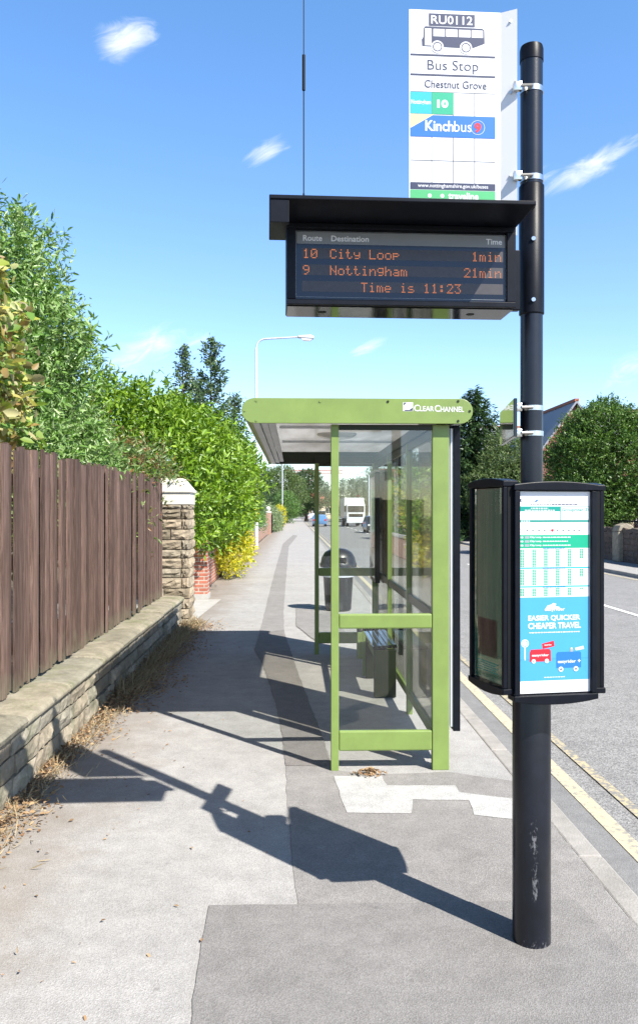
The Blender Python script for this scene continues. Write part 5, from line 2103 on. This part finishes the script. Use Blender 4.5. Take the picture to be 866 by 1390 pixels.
def make_car(label, x, y, rz, paint, kind='hatch', group='cars along the road'):
    e = empty('car', (x, y, ROADZ), rz, label, 'car', group)   # nose towards -Y
    hwid_ = .86
    prof = [(-2.0, .35), (-2.05, .62), (-1.9, .80), (-1.0, .92), (-.35, 1.38), (.2, 1.46), (1.1, 1.42), (1.75, 1.0), (2.0, .92), (2.05, .45), (1.95, .28), (-1.9, .25)]
    if kind == 'van':
        prof = [(-2.1, .35), (-2.15, .75), (-1.9, .98), (-1.35, 1.12), (-.75, 1.85), (-.4, 1.95), (2.1, 1.95), (2.2, 1.8), (2.2, .4), (2.1, .28), (-2.0, .25)]
    ys = [-hwid_, -hwid_ * .93, -hwid_ * .86, hwid_ * .86, hwid_ * .93, hwid_]
    b = MB()
    n = len(prof)
    rings = []
    for (xx, ins, top) in ((-hwid_, .06, .12), (-hwid_ + .05, 0, .03), (0, -.02, 0), (hwid_ - .05, 0, .03), (hwid_, .06, .12)):
        ring = []
        for (py_, pz_) in prof:
            k = max(0, (pz_ - .9)) / .6
            xs_ = xx * (1 - .16 * min(1, k))
            ring.append((xs_, py_ * (1 - ins * .4), pz_ - (top * .3 if pz_ > .6 else 0)))
        rings.append(ring)
    vs = [p_ for r_ in rings for p_ in r_]
    fs = []
    for i in range(len(rings) - 1):
        for k in range(n):
            k2 = (k + 1) % n
            fs.append((i * n + k, i * n + k2, (i + 1) * n + k2, (i + 1) * n + k))
    fs.append(list(range(n))[::-1])
    fs.append([(len(rings) - 1) * n + k for k in range(n)])
    b.add(vs, fs, paint, True)
    b.build('body', e)
    # windscreen, sits just proud of the body
    y0_, z0_, y1_, z1_ = (-1.0, .93, -.35, 1.38) if kind == 'hatch' else (-1.35, 1.13, -.75, 1.85)
    b = MB()
    nrm = Vector((0, -(z1_ - z0_), (y1_ - y0_))).normalized() * .012
    q = [(-.70, y0_ + .06, z0_ + .04), (.70, y0_ + .06, z0_ + .04), (.60, y1_ - .02, z1_ - .02), (-.60, y1_ - .02, z1_ - .02)]
    b.add([(p_[0], p_[1] + nrm.y, p_[2] + nrm.z + .02) for p_ in q], [(0, 1, 2, 3)], 'window_glass')
    b.build('windscreen', e)
    for s in (-1, 1):
        b = MB()
        zt = 1.34 if kind == 'hatch' else 1.75
        b.add([(s * .862, -.75, .98), (s * .862, 1.3, .98), (s * .80, .95, zt), (s * .80, -.25, zt)], [(0, 1, 2, 3)], 'window_glass')
        b.build('side_window', e)
        MB().box(s * .60 - .16, -2.045 - (.1 if kind == 'van' else 0), .60, s * .60 + .16, -1.98, .76, 'lamp_glass', bev=.02).build('headlight', e)
        MB().box(s * .68 - .10, 1.98, .68, s * .68 + .10, 2.06 + (.14 if kind == 'van' else 0), .90, 'red_ink', bev=.02).build('tail_light', e)
        MB().box(s * .95 - .09, -.80, .96, s * .95 + .09, -.68, 1.08, paint, bev=.02).build('door_mirror', e)
        for yy in (-1.3, 1.3):
            wheel(e, s * .74, yy, .31, .2)
    MB().box(-.35, -2.075 - (.1 if kind == 'van' else 0), .36, .35, -2.02, .5, 'black_matt').build('grille', e)
    return e


# lorry coming towards the camera
tx_, ty_ = W(480, 98)
e = empty('lorry', (7.35, 97, ROADZ), R(2), 'white box lorry coming down the road, seen head-on', 'lorry')
b = MB()
b.box(-1.10, .1, .95, 1.10, 1.9, 2.75, 'car_white', bev=.08)
b.add([(-1.05, .1, 2.7), (1.05, .1, 2.7), (1.0, .9, 3.3), (-1.0, .9, 3.3)], [(0, 1, 2, 3)], 'car_white')
b.build('cab', e)
MB().box(-.98, .06, 1.75, .98, .098, 2.5, 'window_glass').build('windscreen', e)
MB().box(-1.2, 2.0, 1.0, 1.2, 8.0, 3.5, 'car_white', bev=.04).build('box_body', e)
MB().box(-.95, 2.0, .6, .95, 8.0, .98, 'black_matt').build('chassis', e)
MB().box(-.85, .05, 1.2, .85, .098, 1.55, 'black_matt').build('grille', e)
MB().box(-1.12, -.02, .45, 1.12, .5, .94, 'car_white', bev=.05).build('bumper', e)
for s in (-1, 1):
    MB().box(s * .85 - .18, -.045, .62, s * .85 + .18, -.021, .82, 'lamp_glass').build('headlight', e)
    MB().box(s * 1.28 - .12, .15, 1.8, s * 1.28 + .12, .3, 2.5, 'black_matt', bev=.03).build('door_mirror', e)
    wheel(e, s * .95, 1.1, .45, .28)
    wheel(e, s * .9, 6.4, .45, .4)

make_car('dark car in the oncoming lane, partly hidden by the shelter information case', 6.9, 70, 0, 'car_dark')
make_car('blue car driving away in the near lane beyond the rear shelter post', 3.05, 100, PI, 'car_blue')
make_car('white van far up the road left of the lorry', 5.0, 150, 0, 'car_white', 'van')
make_car('silver car far up the road beside the white van', 7.6, 140, 0, 'car_silver')
make_car('pale car queueing far up the road', 3.4, 158, PI, 'car_white')

# ------------------------------------------------------------------ light
el = R(45.6)
heading = R(-43) + YAW     # the way shadows fall, from +Y, clockwise positive
ld = Vector((math.sin(heading) * math.cos(el), math.cos(heading) * math.cos(el), -math.sin(el)))
sun_d = bpy.data.lights.new('sun', 'SUN')
sun_d.energy = 5.0
sun_d.angle = R(.53)
sun_d.color = (1.0, .945, .86)
sun = bpy.data.objects.new('sun', sun_d)
C.objects.link(sun)
sun.rotation_euler = ld.to_track_quat('-Z', 'Y').to_euler()
sun.location = (5, -5, 20)

wd_ = bpy.data.worlds.new('World')
scene.world = wd_
wd_.use_nodes = True
nt = wd_.node_tree
N, L = nt.nodes, nt.links
bg = N['Background']
sky = N.new('ShaderNodeTexSky')
sky.sky_type = 'NISHITA'
sky.sun_disc = False
sky.sun_elevation = el
sky.sun_rotation = math.atan2(-ld.x, -ld.y)
sky.air_density = 1.0
sky.dust_density = 0.4
sky.ozone_density = 1.3
bg.inputs['Strength'].default_value = 0.084
# a few wisps of cloud, placed by direction in the sky
tc = N.new('ShaderNodeTexCoord')
noise = N.new('ShaderNodeTexNoise')
noise.inputs['Scale'].default_value = 30
noise.inputs['Distortion'].default_value = 1.1
noise.inputs['Detail'].default_value = 9
noise.inputs['Roughness'].default_value = .62
mp = N.new('ShaderNodeMapping')
mp.inputs['Scale'].default_value = (.62, 1.0, 1.9)
TH = R(24)          # the wisps run up to the right
vr = N.new('ShaderNodeVectorRotate')
vr.rotation_type = 'Y_AXIS'
vr.inputs['Angle'].default_value = TH
L.new(tc.outputs['Generated'], vr.inputs['Vector'])
L.new(vr.outputs[0], mp.inputs[0])
L.new(mp.outputs[0], noise.inputs['Vector'])
acc = None
for (px, py, sx_, sz_, a_) in ((170, 52, .046, .022, .70), (362, 206, .040, .013, .62), (805, 226, .080, .018, .68), (205, 470, .075, .030, .56),
                               (500, 470, .036, .010, .55), (740, 240, .03, .014, .4), (270, 462, .05, .02, .42), (860, 500, .05, .03, .4)):
    d = Vector(W(px, 1000, py)) - Vector((0, 0, H))
    d.normalize()
    d = Vector((d.x * math.cos(TH) + d.z * math.sin(TH), d.y, -d.x * math.sin(TH) + d.z * math.cos(TH)))
    sub = N.new('ShaderNodeVectorMath'); sub.operation = 'SUBTRACT'
    L.new(vr.outputs[0], sub.inputs[0])
    sub.inputs[1].default_value = d
    mul = N.new('ShaderNodeVectorMath'); mul.operation = 'MULTIPLY'
    L.new(sub.outputs[0], mul.inputs[0])
    mul.inputs[1].default_value = (1 / sx_, 1 / sx_, 1 / sz_)
    ln = N.new('ShaderNodeVectorMath'); ln.operation = 'LENGTH'
    L.new(mul.outputs[0], ln.inputs[0])
    mr = N.new('ShaderNodeMapRange'); mr.interpolation_type = 'SMOOTHSTEP'
    mr.inputs['From Min'].default_value = 0.0
    mr.inputs['From Max'].default_value = 1.35
    mr.inputs['To Min'].default_value = a_
    mr.inputs['To Max'].default_value = 0
    L.new(ln.outputs['Value'], mr.inputs['Value'])
    if acc is None:
        acc = mr.outputs[0]
    else:
        ad_ = N.new('ShaderNodeMath'); ad_.operation = 'MAXIMUM'
        L.new(acc, ad_.inputs[0]); L.new(mr.outputs[0], ad_.inputs[1])
        acc = ad_.outputs[0]
nm = N.new('ShaderNodeMath'); nm.operation = 'ADD'
L.new(acc, nm.inputs[0]); L.new(noise.outputs['Fac'], nm.inputs[1])
mm = N.new('ShaderNodeMapRange'); mm.interpolation_type = 'SMOOTHSTEP'
mm.inputs['From Min'].default_value = .72
mm.inputs['From Max'].default_value = 1.42
mm.inputs['To Max'].default_value = .9
L.new(nm.outputs[0], mm.inputs['Value'])
mx = N.new('ShaderNodeMix'); mx.data_type = 'RGBA'
L.new(mm.outputs[0], mx.inputs[0])
hs_ = N.new('ShaderNodeHueSaturation')
hs_.inputs['Saturation'].default_value = 1.17
hs_.inputs['Value'].default_value = 1.78
hs_.inputs['Hue'].default_value = .506
L.new(sky.outputs[0], hs_.inputs['Color'])
# sky dimmed overhead, above the view, to weaken the fill in shadows
sz = N.new('ShaderNodeSeparateXYZ')
L.new(tc.outputs['Generated'], sz.inputs[0])
zr = N.new('ShaderNodeMapRange')
zr.interpolation_type = 'SMOOTHSTEP'
zr.inputs['From Min'].default_value = .55
zr.inputs['From Max'].default_value = .72
zr.inputs['To Min'].default_value = 1.0
zr.inputs['To Max'].default_value = .16
L.new(sz.outputs[2], zr.inputs['Value'])
zm = N.new('ShaderNodeVectorMath')
zm.operation = 'SCALE'
tr = N.new('ShaderNodeValToRGB')     # less washed out near the horizon
tr.color_ramp.elements[0].position = .0
tr.color_ramp.elements[0].color = (.80, .84, .98, 1)
tr.color_ramp.elements[1].position = .55
tr.color_ramp.elements[1].color = (.80, .97, .97, 1)
em = tr.color_ramp.elements.new(.28)
em.color = (.86, .90, 1.0, 1)
L.new(sz.outputs[2], tr.inputs[0])
tm = N.new('ShaderNodeVectorMath')
tm.operation = 'MULTIPLY'
L.new(hs_.outputs[0], tm.inputs[0])
L.new(tr.outputs[0], tm.inputs[1])
L.new(tm.outputs[0], zm.inputs[0])
L.new(zr.outputs[0], zm.inputs['Scale'])
L.new(zm.outputs[0], mx.inputs[6])
mx.inputs[7].default_value = (7.6, 7.8, 8.2, 1)
L.new(mx.outputs[2], bg.inputs['Color'])

vs = scene.view_settings
vs.view_transform = 'Standard'
vs.look = 'None'
vs.gamma = 1
vs.exposure = 1.04
vs.use_curve_mapping = False
scene.cycles.max_bounces = 10
scene.cycles.transparent_max_bounces = 16
scene.cycles.use_denoising = True
